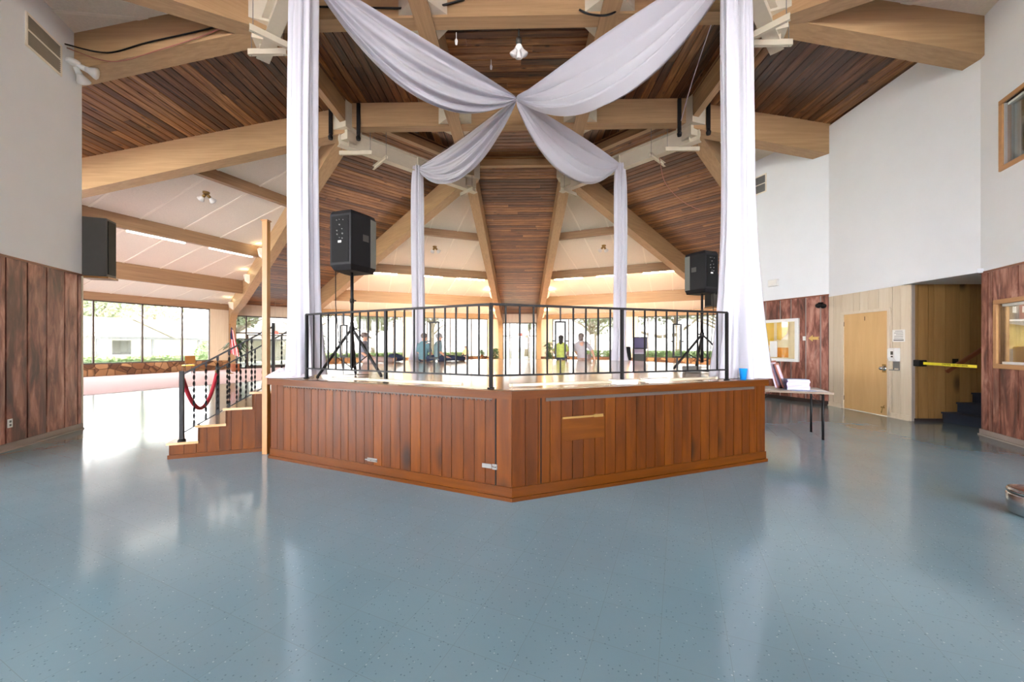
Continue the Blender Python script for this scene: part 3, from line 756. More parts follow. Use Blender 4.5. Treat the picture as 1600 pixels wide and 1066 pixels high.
for z in (.25, 1.95):
    b = MB(); b.tube([(1.515, .016, z - .05), (1.515, .016, z + .05)], .009); b.build('hinge', 'black', door)
b = MB(); b.box((.53, .012, .16), (.60, .03, .19)); b.tube([(.565, .02, .175), (.555, .06, .06)], .01); b.tube([(.565, .02, .175), (.52, .03, .22)], .008); b.build('door_stop', 'brass', door)
n1 = text('1', 'door_number', .13, 'inkblack', Matrix.Identity(4), door); n1.matrix_basis = frame((.985, .0135, 2.04), (-1, 0, 0)) @ Matrix.Rotation(R(90), 4, 'X')
def wall_thing(name, label, cat, mw, x, z, group=None):
    t = thing(name, label, cat, mw @ V(x, .018, z), 0, group); t.rotation_euler = mw.to_euler(); return t
# dispenser
t = wall_thing('soap_dispenser', 'white wall-mounted hand sanitizer dispenser with grey drip tray beside the door', 'dispenser', mwR2, .275, 1.27)
b = MB(); b.prism([(-.075, 0, -.13), (-.075, .09, -.13), (-.075, .12, -.06), (-.075, .12, .10), (-.075, .10, .135), (-.075, 0, .135)], (.15, 0, 0)); b.build('body', 'wplastic', t, bevel=.01)
b = MB(); b.box((-.05, .119, -.0), (.0, .123, .07)); b.box((-.045, .119, -.05), (-.005, .123, -.02)); b.build('label_panel', 'darkgrey', t)
b = MB()
for x in (-.055, .055): b.box((x - .006, 0, -.30), (x + .006, .014, -.12))
b.box((-.061, 0, -.31), (.061, .1, -.295)); b.box((-.05, 0, -.27), (.05, .006, -.13)); b.build('drip_tray', 'ventgrey', t)
t = wall_thing('paper_notice', 'white paper notice taped above the sanitizer dispenser', 'notice', mwR2, .235, 1.65)
b = MB(); b.box((-.125, 0, -.12), (.125, .003, .12)); b.build('sheet', 'paper', t)
b = MB()
for i, (a, c_) in enumerate(((-.08, .07), (-.09, .09), (-.09, .05), (-.09, .085), (-.09, .09))): b.box((a, .003, .085 - i * .034), (c_, .0036, .095 - i * .034))
b.box((-.10, .003, -.10), (.10, .0036, -.075)); b.build('print', 'ventgrey', t)
# emergency light on the corner
def flood_pair(name, label, cat, loc, rz=0, aim=((-.5, .6, -.5), (.5, .6, -.5)), base='darkgrey', bulb='bulboff', sc=1.0, group=None):
    t = thing(name, label, cat, loc, rz, group)
    b = MB(); b.lathe([(.06 * sc, 0), (.06 * sc, -.03 * sc), (.03 * sc, -.045 * sc)], (0, 0, 0)); b.build('junction_box', base, t)
    for a in aim:
        a = V(*a).normalized(); s0 = V(0, 0, -.03 * sc) + a * .03 * sc
        b = MB(); b.lathe([(.022 * sc, 0), (.028 * sc, .03 * sc), (.03 * sc, .07 * sc)], s0, axis=a); h = b.build('lamp_holder', base if base != 'darkgrey' else 'wplastic', t)
        b = MB(); b.lathe([(.03 * sc, .065 * sc), (.034 * sc, .09 * sc), (.062 * sc, .14 * sc), (.066 * sc, .16 * sc), (.05 * sc, .172 * sc), (.001, .176 * sc)], s0, axis=a); b.build('flood_bulb', bulb, t)
    return t
flood_pair('twin_floodlight', 'black twin floodlight at the corner of plank wall and door wall', 'light', mwR1 @ V(.16, .06, 2.52), 0, ((-.6, -.4, -.3), (-.2, -.7, -.4)), base='black', bulb='black', sc=.9)
# display board on the far right wall
t = wall_thing('display_case', 'white-framed display case with painted yellow-orange hall reflection on plank wall', 'display case', mwR1, 1.22, 1.60)
b = MB()
for p, q in (((-.55, 0, -.57), (.55, .06, -.49)), ((-.55, 0, .49), (.55, .06, .57)), ((-.55, 0, -.49), (-.46, .06, .49)), ((.46, 0, -.49), (.55, .06, .49))): b.box(p, q)
b.build('case_frame', 'wplastic', t, bevel=.005)
b = MB(); b.box((-.47, .0, -.5), (.47, .02, .5)); b.build('backing', 'reflpale', t)
b = MB()  # yellow and orange shapes paint the hall mirrored in the case glass
b.prism([(-.30, .021, .48), (.02, .021, .48), (.02, .021, .02), (-.08, .021, .0), (-.2, .021, .12), (-.26, .021, .2)], (0, .003, 0), 'goods_refl_yellow')
b.prism([(.1, .021, .48), (.45, .021, .48), (.45, .021, -.1), (.3, .021, -.2), (.1, .021, .0)], (0, .003, 0), 'goods_refl_yellow')
b.prism([(-.28, .021, -.2), (.06, .021, -.2), (.06, .021, -.46), (-.28, .021, -.46)], (0, .003, 0), 'reflorange')
b.prism([(.1, .021, -.22), (.45, .021, -.24), (.45, .021, -.46), (.1, .021, -.46)], (0, .003, 0), 'goods_refl_yellow'); b.build('hall_reflection', 'goods_refl_yellow', t)
b = MB(); b.box((-.46, .045, -.49), (.46, .05, .49)); b.build('case_glass', 'clearglass', t)
b = MB(); b.box((-.01, .05, -.46), (.19, .06, -.02)); b.build('notice_sheet', 'paper', t)
t = wall_thing('arrow_sign', 'small gold arrow sign pointing left on the plank wall', 'sign', mwR1, .33, 1.64)
b = MB(); b.prism([(.13, 0, 0), (.03, 0, .08), (.03, 0, .035), (-.12, 0, .035), (-.09, 0, 0), (-.12, 0, -.035), (.03, 0, -.035), (.03, 0, -.08)], (0, .012, 0)); b.build('arrow', 'arrow', t)
t = wall_thing('light_switch', 'white light switch between display case and gold arrow sign', 'switch', mwR1, .56, 1.64)
b = MB(); b.box((-.035, 0, -.055), (.035, .008, .055)); b.build('plate', 'wplastic', t, bevel=.003)
b = MB(); b.box((-.008, .008, -.015), (.008, .016, .012)); b.build('toggle', 'paper', t)
t = wall_thing('thermostat', 'small white box high on the wall above the display case', 'wall box', mwR1, 1.32, 3.18)
b = MB(); b.box((-.13, 0, -.09), (.13, .09, .09)); b.build('case', 'wplastic', t, bevel=.008)
b = MB(); b.box((-.1, .09, -.06), (.1, .094, .06)); b.build('cover', 'paper', t)
def grille(name, label, mw, x, z, w, h, m, n=14):
    t = wall_thing(name, label, 'vent', mw, x, z)
    b = MB()
    for p, q in (((-w / 2, 0, -h / 2), (w / 2, .02, -h / 2 + .03)), ((-w / 2, 0, h / 2 - .03), (w / 2, .02, h / 2)), ((-w / 2, 0, -h / 2), (-w / 2 + .03, .02, h / 2)), ((w / 2 - .03, 0, -h / 2), (w / 2, .02, h / 2)), ((-w / 2, 0, -.012), (w / 2, .022, .012))): b.box(p, q)
    b.build('vent_frame', 'batten', t)
    b = MB(); b.box((-w / 2 + .02, .001, -h / 2 + .02), (w / 2 - .02, .004, h / 2 - .02))
    for i in range(n):
        zz = -h / 2 + .03 + (h - .06) * (i + .5) / n; b.bar((-w / 2 + .03, .012, zz), (w / 2 - .03, .012, zz), .003, .02, None, up=(0, .6, 1))
    b.build('louvre', m, t)
grille('air_vent', 'taupe double air vent high on the white left wall', mwL, .84, 6.08, .70, .50, 'vent')
grille('air_vent', 'grey double air vent high on the far right white wall', mwR1, 1.85, 6.05, .62, .52, 'ventgrey')
# outlet, left wall
t = wall_thing('wall_outlet', 'white power outlet low on the left plank wall', 'outlet', mwL, 1.44, .37)
b = MB(); b.box((-.04, 0, -.06), (.04, .008, .06)); b.build('plate', 'wplastic', t, bevel=.003)
b = MB(); b.box((-.015, .008, .01), (.015, .011, .04)); b.box((-.015, .008, -.04), (.015, .011, -.01)); b.build('socket', 'ventgrey', t)
# wall loudspeakers at the ends of the core walls
def wall_speaker(label, P, u, y):
    mw = frame(P, u); t = thing('wall_loudspeaker', label, 'speaker', mw @ V(0, 0, 0)); t.rotation_euler = mw.to_euler()
    b = MB(); b.box((-.14, .0, -.52), (.14, .34, .52)); b.build('cabinet', 'darkgrey', t, bevel=.006)
    b = MB(); b.box((-.11, .34, -.48), (.11, .352, .48)); b.build('grille', 'blackplastic', t)
    b = MB(); b.tube([(-.142, .17, -.12), (-.165, .17, -.12), (-.165, .17, .06), (-.142, .17, .06)], .016); b.build('carry_handle', 'black', t)
    b = MB(); b.box((-.16, -.02, -.56), (.14, .36, -.525)); b.build('shelf_board', 'pole', t)
wall_speaker('dark grey loudspeaker box mounted at the end of the left wall', (-7.72, -1.36, 3.22), (uL.x, uL.y, 0), 0)
wall_speaker('dark loudspeaker box on the end of the far right wall behind the drape', (6.42, 4.45, 3.22), (uR1.x, uR1.y, 0), 0)
flood_pair('twin_floodlight', 'white twin floodlight on the left wall under the air vent', 'light', mwL @ V(.36, .10, 6.20), 0, ((.55, .5, -.15), (-.15, .75, -.75)), base='wplastic', sc=1.45)

# caution tape
t = thing('barrier_tape', 'yellow caution tape stretched across the stair opening from a black holder', 'barrier tape', (7.55, -.57, 1.12))
b = MB(); b.box((.07, -.09, -.06), (.21, .03, .06)); b.build('tape_holder', 'blackplastic', t, bevel=.01)
Pa = V(.14, -.09, .0); Pb = V(7.5 - 7.55, YN + .57 + .03, -.015)
Pb = V(-.01, YN + .57 + .02, -.01)
b = MB(); b.bar(Pa, Pb, .003, .05); tp = b.build('tape', 'yellow', t)
dd = (Pb - Pa).normalized()
tx = text('CAUTION - DO NOT ENTER', 'lettering', .036, 'inkblack', Matrix.Identity(4), t)
nrm = dd.cross(V(0, 0, 1)).normalized()
if nrm.x > 0: nrm = -nrm
tx.matrix_basis = frame(Pa + (Pb - Pa) * .62 + nrm * .004, dd) @ Matrix.Rotation(R(90), 4, 'X')
# stairs in the recess
t = thing('carpeted_stair', 'dark navy carpeted steps rising in the recess on the right', 'stairs', (8.16, -1.1, 0))
for i in range(5):
    b = MB(); b.prism([(i * .28, -.53, 0), (i * .28, -.53, .185 * (i + 1) - .03), (i * .28 - .025, -.53, .185 * (i + 1) - .03), (i * .28 - .025, -.53, .185 * (i + 1)), (i * .28 + .30, -.53, .185 * (i + 1)), (i * .28 + .30, -.53, 0)], (0, 1.08, 0)); b.build('step', 'navy', t)
t = thing('stair_handrail', 'red-brown wooden handrail on the golden panelling', 'handrail', (8.1, -.56, .98))
b = MB(); b.bar((.05, -.07, -.02), (1.5, -.07, .92), .045, .07); b.build('rail', 'rail', t, bevel=.008)
for x in (.3, 1.2):
    b = MB(); z = -.02 + (x - .05) * .94 / 1.45; b.box((x - .05, -.0, z - .08), (x + .05, .015, z + .08)); b.tube([(x, .0, z - .05), (x, -.07, z - .05), (x, -.07, z - .0)], .012); b.build('rail_bracket', 'black', t)

# ------------------------------------------------------------------ stage (octagon turned by 22.5 degrees to the ring)
RS, HS = 4.463, 1.028
SV = [V(RS * math.sin(i * PI / 4), -RS * math.cos(i * PI / 4), 0) for i in range(8)]      # SV[0] nearest the camera, then to the right
stage = thing('octagon_stage', 'octagonal varnished wood stage with plank skirt in the middle of hall', 'stage', (0, 0, 0))
b = MB(); n = 0
inner = [v * .985 for v in SV]
x = -RS
rb = random.Random(5)
def span(x0):       # y extent of the octagon at x
    ys = []
    for i in range(8):
        p, q = SV[i], SV[(i + 1) % 8]
        if abs(q.x - p.x) > 1e-6 and min(p.x, q.x) - 1e-6 <= x0 <= max(p.x, q.x) + 1e-6: ys.append(p.y + (q.y - p.y) * (x0 - p.x) / (q.x - p.x))
    return min(ys), max(ys)
yv = -RS + .03
while yv < RS - .06:
    w = .085
    lo, hi = span(yv)
    lo2, hi2 = span(min(RS - .01, yv + w))
    a, c_ = max(lo, lo2) + .05, min(hi, hi2) - .05      # octagon is symmetric under x<->y
    xx = a + rb.uniform(-2, 0)
    while xx < c_:
        x2 = xx + rb.uniform(1.6, 2.8)
        if min(x2, c_) - max(xx, a) > .03: b.box((max(xx, a), yv + .0006, HS - .03), (min(x2, c_) - .001, yv + w - .0006, HS - .002))
        xx = x2
    yv += w
fl = b.build('stage_floor', 'stagefloor', stage)
b = MB(); b.prism([v * .98 + V(0, 0, .9) for v in SV], (0, 0, HS - .9 - .028)); b.build('platform', 'groove', stage)
for i in range(8):
    p, q = SV[i], SV[(i + 1) % 8]; u = (q - p).normalized(); L = (q - p).length
    nv = V(u.y, -u.x, 0)
    mw = frame(p, u)              # y axis points to the inside
    near = i in (0, 7)
    # lip
    b = MB(); b.prism([(-.016, -.04, HS - .075), (L + .016, -.04, HS - .075), (L - .02, .05, HS - .075), (.02, .05, HS - .075)], (0, 0, .075)); o = b.build('edge_trim', 'stagelip', stage); o.matrix_basis = mw; 
    b = MB(); b.prism([(-.012, -.03, 0), (L + .012, -.03, 0), (L, .01, 0), (0, .01, 0)], (0, 0, .035), 'stagelip'); b.prism([(-.006, -.012, .035), (L + .006, -.012, .035), (L, .01, .035), (0, .01, .035)], (0, 0, .09), 'stagelip'); o = b.build('base_trim', 'stagelip', stage); o.matrix_basis = mw
    b = MB(); x = 0; k = 0
    r2 = random.Random(i)
    dark = (.30,) if i == 0 else ((L - .17,) if i == 7 else ())
    while x < L - .01:
        w = .128 + r2.uniform(-.012, .012); x2 = min(L, x + w)
        if L - x2 < .05: x2 = L
        b.box((x + .003, 0, .04), (x2 - .003, .03, HS - .07))
        x = x2
    b.box((0, .012, .04), (L, .035, HS - .07), 'groove')
    b.mats = ['stagewood', 'groove']
    for f in b.bm.faces: pass
    o = b.build('skirt_panel', 'stagewood', stage); o.matrix_basis = mw
    if near:
        b = MB(); xa, xb = ((.35, L - .2) if i == 0 else (.25, L - .2))
        b.box((xa, -.006, HS - .115 - (.0 if i == 0 else -.02)), (xb, .0, HS - .082))
        if i == 7:
            for q in range(60):
                xx = xa + (xb - xa) * (q + .5) / 60; b.lathe([(.009, 0), (.009, .005), (.001, .006)], (xx, -.006, HS - .1), n=6, axis=(0, -1, 0))
        o = b.build('vent_strip', 'bronze', stage); o.matrix_basis = mw
        b = MB()
        for xx in dark: b.box((xx - .006, -.003, .05), (xx + .006, .002, HS - .08))
        o = b.build('door_gap', 'inkblack', stage); o.matrix_basis = mw
# hardware on the stage doors
mw = frame(SV[7], (SV[0] - SV[7]).normalized()); Lf = (SV[0] - SV[7]).length
t = thing('hasp_latch', 'silver hasp latch on the left stage face near the corner', 'latch', mw @ V(Lf - .24, -.003, .30)); t.rotation_euler = mw.to_euler()
b = MB(); b.box((-.07, -.008, -.02), (.03, 0, .02)); b.build('hasp_plate', 'ventgrey', t); b = MB(); b.box((.04, -.01, -.025), (.09, 0, .025)); b.tube([(.05, -.01, 0), (.05, -.03, 0), (.08, -.03, 0), (.08, -.01, 0)], .005); b.build('staple', 'ventgrey', t)
t = thing('barrel_bolt', 'small chrome barrel bolt low on the left stage face', 'latch', mw @ V(1.72, -.003, .18)); t.rotation_euler = mw.to_euler()
b = MB(); b.box((-.07, -.006, -.02), (.07, 0, .02)); b.build('bolt_plate', 'ventgrey', t); b = MB(); b.tube([(-.09, -.014, 0), (.07, -.014, 0)], .008); b.tube([(0, -.014, 0), (0, -.04, .0)], .005); b.build('bolt_rod', 'ventgrey', t)
mw = frame(SV[0], (SV[1] - SV[0]).normalized())
t = thing('hatch_panel', 'wooden access hatch set into the right stage face', 'hatch', mw @ V(.75, -.001, .63)); t.rotation_euler = mw.to_euler()
b = MB(); b.box((-.23, -.008, -.12), (.27, .0, .10)); b.build('hatch_board', 'stagelip', t, bevel=.003); b = MB(); b.box((-.22, -.011, .10), (.14, 0, .118)); b.box((.14, -.014, .095), (.25, 0, .125)); b.build('hinge_strip', 'brass', t)

# ------------------------------------------------------------------ stage railing
CR, LE, RE = V(-.21, -4.27, 0), V(-2.72, -3.10, 0), V(2.62, -3.27, 0)
ZT, ZB = 1.86, 1.155
rail = thing('stage_railing', 'black iron railing with rectangle ornaments along the stage front', 'railing', (CR.x, CR.y, HS))
def loc(p, z): return V(p.x - CR.x, p.y - CR.y, z - HS)
for E_ in (LE, RE):
    Lr = (E_ - CR).length; u = (E_ - CR) / Lr; n = 20
    for z, nm, h in ((ZT, 'top_rail', .022), (ZB, 'bottom_rail', .018)):
        b = MB(); b.bar(loc(CR, z), loc(E_, z), .032 if nm == 'top_rail' else .02, h); b.build(nm, 'black', rail)
    for i in range(1, n + 1):
        p = CR + u * (Lr * i / n)
        if i % 10 == 0:
            b = MB(); b.bar(loc(p, HS - .0), loc(p, ZT), .03, .03, up=(u.x, u.y, 0)); b.lathe([(.035, 0), (.035, .008), (.02, .012)], loc(p, HS), n=10); b.build('post', 'black', rail); continue
        b = MB()
        if i in (5, 15):
            za, zb, hw_ = 1.32, 1.70, .055
            b.bar(loc(p, ZB), loc(p, za), .016, .016); b.bar(loc(p, zb), loc(p, ZT), .016, .016)
            b.bar(loc(p - u * hw_, za), loc(p - u * hw_, zb), .016, .016); b.bar(loc(p + u * hw_, za), loc(p + u * hw_, zb), .016, .016)
            b.bar(loc(p - u * (hw_ + .006), za), loc(p + u * (hw_ + .006), za), .016, .016); b.bar(loc(p - u * (hw_ + .006), zb), loc(p + u * (hw_ + .006), zb), .016, .016)
            for s in (-1, 1): b.bar(loc(p + u * s * hw_, 1.5), loc(p + u * s * (hw_ + .035), 1.5), .014, .014)
            b.build('ornament_baluster', 'black', rail)
        else:
            b.bar(loc(p, ZB), loc(p, ZT), .015, .015, up=(u.x, u.y, 0)); b.build('baluster', 'black', rail)
b = MB(); b.bar(loc(CR, HS), loc(CR, ZT + .012), .034, .034, up=(1, .4, 0)); b.lathe([(.04, 0), (.04, .01), (.02, .014)], V(0, 0, 0), n=10); b.build('post', 'black', rail)

# ------------------------------------------------------------------ side steps with railings and rope
us = V(-c8, -s8, 0); vs = V(-s8, c8, 0)              # out from the face / along the face away from the camera
S0 = V(-3.31, -2.79, 0)
NR, TR, RI, WD = 4, .30, HS / 5, 1.45
st = thing('side_steps', 'four varnished wooden steps up to the left side of the stage', 'steps', S0); mS = frame((0, 0, 0), us); st.rotation_euler = mS.to_euler()
# local x outwards; local y = z x us = (s8,-c8) toward camera -> steps extend to -y
for i in range(NR):
    xo = TR * (NR - i); zt = RI * (i + 1)
    b = MB(); x = TR * (NR - 1 - i)
    b.box((x - .01, -WD, zt - .03), (xo + .025, .02, zt)); b.build('tread', 'stagefloor', st)
    b = MB(); b.box((xo - .02, -WD + .01, zt - RI if i else 0), (xo, -.0, zt - .03)); b.build('riser', 'stagewood', st)
b = MB(); x = 0; r2 = random.Random(11)
while x < TR * NR - .01:
    w = .13 + r2.uniform(-.02, .02); x2 = min(x + w, TR * NR)
    if TR * NR - x2 < .05: x2 = TR * NR
    k = 0; cuts = sorted({x + .002, x2 - .002} | {TR * j for j in range(1, NR) if x + .002 < TR * j < x2 - .002})
    pts = [(x + .002, 0, .03), (x2 - .002, 0, .03)]
    hgt = lambda q: RI * (NR - int(min(q / TR, NR - 1e-6))) - .03
    top = []
    for ca, cb in zip(cuts, cuts[1:]): top += [(ca, 0, hgt((ca + cb) / 2)), (cb, 0, hgt((ca + cb) / 2))]
    b.prism(pts + top[::-1], (0, -.02, 0)); x = x2
b.build('side_panel', 'stagewood', st)
b = MB(); b.box((0, -.0, 0), (TR * NR + .01, .02, .05)); b.build('base_trim', 'stagelip', st)
def twisted(b, a, c_, w, turns):
    a = V(*a); c_ = V(*c_); n = 60; rings = []
    for i in range(n + 1):
        p = a.lerp(c_, i / n); an = turns * 2 * PI * min(1, max(0, (i / n - .06) / .88))
        rings.append([b.bm.verts.new(p + V(math.cos(an) * cx_ - math.sin(an) * cy_, math.sin(an) * cx_ + math.cos(an) * cy_, 0)) for cx_, cy_ in ((-w, -w * .16), (w, -w * .16), (w, w * .16), (-w, w * .16))])
    for r1, r2_ in zip(rings, rings[1:]):
        for q in range(4): b.bm.faces.new((r1[q], r1[(q + 1) % 4], r2_[(q + 1) % 4], r2_[q]))
def step_rail(label, y, xlow, slow):
    t = thing('step_railing', label, 'railing', S0); t.rotation_euler = mS.to_euler()
    xa, za = xlow, RI * slow; xb, zb = .06, RI * 4
    T = lambda x: 1.10 + (x - xlow) * (1.72 - 1.10) / (xb - xlow) if True else 0
    B = lambda x: za + .10 + (x - xlow) * (zb - za + .02) / (xb - xlow)
    b = MB(); b.box((xa - .022, y - .022, za), (xa + .022, y + .022, T(xa) + .02)); b.lathe([(.045, 0), (.045, .012), (.03, .03)], (xa, y, za), n=10); b.build('post', 'black', t)
    b = MB(); b.box((xb - .018, y - .018, zb), (xb + .018, y + .018, T(xb) + .05)); b.build('post', 'black', t)
    b = MB(); b.bar((xa, y, T(xa) - .03), (xb, y, T(xb) - .0), .03, .018); b.build('handrail', 'black', t)
    b = MB(); b.bar((xa, y, B(xa)), (xb, y, B(xb)), .014, .014); b.build('lower_rail', 'black', t)
    n = 7
    for i in range(1, n + 1):
        x = xa + (xb - xa) * i / (n + 1); b = MB(); twisted(b, (x, y, B(x)), (x, y, T(x) - .02), .0135, 4); b.build('twisted_baluster', 'black', t)
    return t
step_rail('black step railing with twisted balusters on the near edge of the side steps', -.06, TR * 4 - .11, 1)
step_rail('black step railing with twisted balusters on the far edge of the side steps', -WD + .1, TR * 4 - .11, 1)
# rope barrier across the steps
t = thing('rope_barrier', 'red velvet rope hanging between the step railing end posts', 'rope', S0); t.rotation_euler = mS.to_euler()
xr = TR * 4 - .11
b = MB(); ya, yb = -.085, -WD + .125
b.tube([(xr, ya + (yb - ya) * i / 24, 1.02 - .48 * 4 * (i / 24) * (1 - i / 24)) for i in range(25)], .027); b.build('rope', 'red', t)
b = MB()
for y in (ya, yb): b.lathe([(.022, -.035), (.024, 0), (.022, .035)], (xr, y, 1.02), n=10, axis=(0, 1, .6))
b.build('rope_end', 'brass', t)
t = thing('timber_post', 'tall square yellow pine post at the stage corner beside the steps', 'post', (-3.335, -2.985, 0))
b = MB(); b.box((-.035, -.035, 0), (.035, .035, 3.12)); b.build('shaft', 'pole', t, bevel=.004)
b = MB(); b.box((-.045, -.045, 3.12), (.045, .045, 3.135)); b.build('cap', 'pole', t)

# ------------------------------------------------------------------ white drapes and swags
def fold_col(name, label, base, ztop_, zbot, r_top, r_mid, bot, seed, group=None, train=None):
    """gathered cloth column; bot = (rx, ry, flare start height)"""
    r_ = random.Random(seed); ph = [r_.uniform(0, 6.28) for _ in range(6)]
    t = thing(name, label, 'drape', base, 0, group)
    b = MB(); n = 72; rows = 44; vs_ = []
    for i in range(rows + 1):
        z = ztop_ + (zbot - ztop_) * i / rows - base[2]
        u = i / rows
        hz = z - (zbot - base[2])
        fl_ = max(0, 1 - hz / bot[2]) ** 1.6
        rx = r_mid + (r_top - r_mid) * math.exp(-u * 14) + (bot[0] - r_mid) * fl_
        ry = r_mid * .75 + (bot[1] - r_mid * .75) * fl_
        ring_ = []
        for j in range(n):
            a = 2 * PI * j / n
            f = 1 + (.25 * math.sin(7 * a + ph[0] + .5 * math.sin(u * 3 + ph[1])) + .16 * math.sin(12 * a + ph[2] + u * 1.4) + .05 * math.sin(19 * a + ph[3] - u * 2)) * (1 + fl_ * .6)
            sx = .02 * math.sin(u * 4 + ph[4])
            ring_.append(b.bm.verts.new((sx + rx * f * math.cos(a) + bot[3] * fl_, ry * f * math.sin(a) + bot[4] * fl_, z)))
        vs_.append(ring_)
    for r1, r2_ in zip(vs_, vs_[1:]):
        for j in range(n):
            f = b.bm.faces.new((r1[j], r1[(j + 1) % n], r2_[(j + 1) % n], r2_[j])); f.smooth = True
    b.build('drape_column', 'cloth', t)
    if train:
        b = MB(); cx, cy, ax, ay, h = train; vv = []
        for i in range(25):
            row = []
            for j in range(25):
                p, q = i / 12 - 1, j / 12 - 1
                rr = min(1, math.hypot(p, q))
                pp, qq = (p, q) if math.hypot(p, q) < 1e-6 else (p * max(abs(p), abs(q)) / math.hypot(p, q), q * max(abs(p), abs(q)) / math.hypot(p, q))
                rr = math.hypot(pp, qq)
                w_ = noise.noise(V(pp * 2.2, qq * 5, seed)) * .5 + .5 * noise.noise(V(pp * 5, qq * 9, seed + 4))
                z = h * (1 - rr ** 2) * (1 + .5 * w_) + .035 * w_ * (1 - rr) + .004
                row.append(b.bm.verts.new((cx + pp * ax * (1 + .12 * w_), cy + qq * ay * (1 + .12 * w_), max(.003, z))))
            vv.append(row)
        for i in range(24):
            for j in range(24):
                f = b.bm.faces.new((vv[i][j], vv[i + 1][j], vv[i + 1][j + 1], vv[i][j + 1])); f.smooth = True
        b.build('drape_train', 'cloth', t)
    b = MB(); b.tube([(-r_top * .7, 0, ztop_ - base[2] - .06), (0, -.09, ztop_ - base[2] - .07), (r_top * .7, 0, ztop_ - base[2] - .06)], .015); b.build('tie', 'cloth', t)
    return t
HD = 6.62
QN = 2.86
fold_col('drape_column', 'near white drape column on the left with fabric train over the stage corner', (-2.86, -2.92, HS), HD, HS + .03, .13, .16, (.17, .15, 1.2, .02, 0), 1, 'white drape columns', (-.17, -.03, .31, .22, .11))
fold_col('drape_column', 'near white drape column on the right flaring behind the blue cup', (2.93, -2.93, HS), HD, HS + .005, .13, .165, (.27, .19, 2.6, .02, 0), 2, 'white drape columns')
fold_col('drape_column', 'far white drape column hanging left of the stage middle', (-2.87, 2.87, HS), HD, HS + .005, .10, .145, (.20, .17, .6, 0, 0), 3, 'white drape columns')
fold_col('drape_column', 'far white drape column hanging right of the stage middle', (2.90, 2.87, HS), HD, HS + .005, .10, .15, (.20, .17, .6, 0, 0), 4, 'white drape columns')
def swag(label, P, seed, w):
    C0 = V(0, 0, 6.69); P = V(*P); t = thing('fabric_swag', label, 'swag', C0, 0, 'white ceiling swags')
    d = P - C0; sidev = V(-d.y, d.x, 0).normalized(); b = MB(); nu, nv = 56, 40; vv = []
    for i in range(nu + 1):
        u = i / nu; row = []
        full = math.sin(PI * u) ** .45 if 0 < u < 1 else 0.0
        for j in range(nv + 1):
            v = j / nv
            sag_t, sag_b = .06, .98
            # cross-section hangs as a shallow U: both edges up, belly down
            prof = math.sin(PI * .5 * v)
            sag = (sag_t + (sag_b - sag_t) * prof) * 4 * u * (1 - u) * (1 + .12 * (u - .5))
            fold = .055 * math.sin(v * 24 + seed + 2.2 * u) + .028 * math.sin(v * 47 + seed * 2 - u * 3)
            lat_ = (-w * (v - .40) * .4 + fold * 1.6) * full
            g = .05 * (v - .5)
            row.append(b.bm.verts.new(d * u + sidev * (lat_ + g * (1 - full)) + V(0, 0, -sag - fold * full * .9 - (1 - full) * .07 * v)))
        vv.append(row)
    for i in range(nu):
        for j in range(nv):
            f = b.bm.faces.new((vv[i][j], vv[i + 1][j], vv[i + 1][j + 1], vv[i][j + 1])); f.smooth = True
    b.build('swag_cloth', 'cloth', t)
    b = MB(); b.tube([V(0, 0, .02), d * .5 + V(0, 0, -.03), d + V(0, 0, .02)], .004, n=5); b.build('wire', 'ventgrey', t)
    return t
swag('white fabric swag rising to the upper left from the centre knot', (-2.86, -2.92, HD), 1, .36)
swag('white fabric swag rising to the upper right from the centre knot', (2.93, -2.93, HD), 2, -.36)
swag('white fabric swag dipping from the centre knot to the far left drape', (-2.87, 2.87, HD - .02), 3, .34)
swag('white fabric swag dipping from the centre knot to the far right drape', (2.90, 2.87, HD - .02), 4, -.34)

# ------------------------------------------------------------------ loudspeakers on tripods
def tripod(label, x, y, zc_, ztop_, rleg, rot, hub):
    t = thing('speaker_stand', label, 'speaker stand', (x, y, HS), rot)
    b = MB(); b.tube([(0, 0, .12), (0, 0, hub + .12)], .026); b.build('lower_tube', 'black', t)
    b = MB(); b.tube([(0, 0, hub + .05), (0, 0, ztop_ - HS)], .021); b.build('pole', 'black', t)
    b = MB(); b.lathe([(.03, hub - .03), (.036, hub), (.036, hub + .05), (.026, hub + .07)], n=12); b.tube([(.03, 0, hub + .03), (.075, 0, hub + .03)], .012); b.build('collar', 'black', t)
    b = MB(); b.lathe([(.026, 1.0), (.03, 1.03), (.026, 1.06)], n=12) if zc_ else None; b.tube([(.02, 0, 1.03), (.06, 0, 1.03)], .01); b.build('height_knob', 'black', t)
    for k in range(3):
        a = k * 2 * PI / 3; c_, s_ = math.cos(a), math.sin(a)
        b = MB(); b.bar((c_ * .03, s_ * .03, hub), (c_ * rleg, s_ * rleg, .03), .034, .026); lg = b.build('leg', 'black', t)
        b = MB(); b.ball((c_ * rleg, s_ * rleg, .022), .022, None, 1); b.build('rubber_foot', 'blackplastic', lg)
        b = MB(); b.bar((c_ * .022, s_ * .022, .14), (c_ * rleg * .55, s_ * rleg * .55, .03 + (hub - .03) * .45), .02, .008); b.build('brace', 'black', t)
    return t
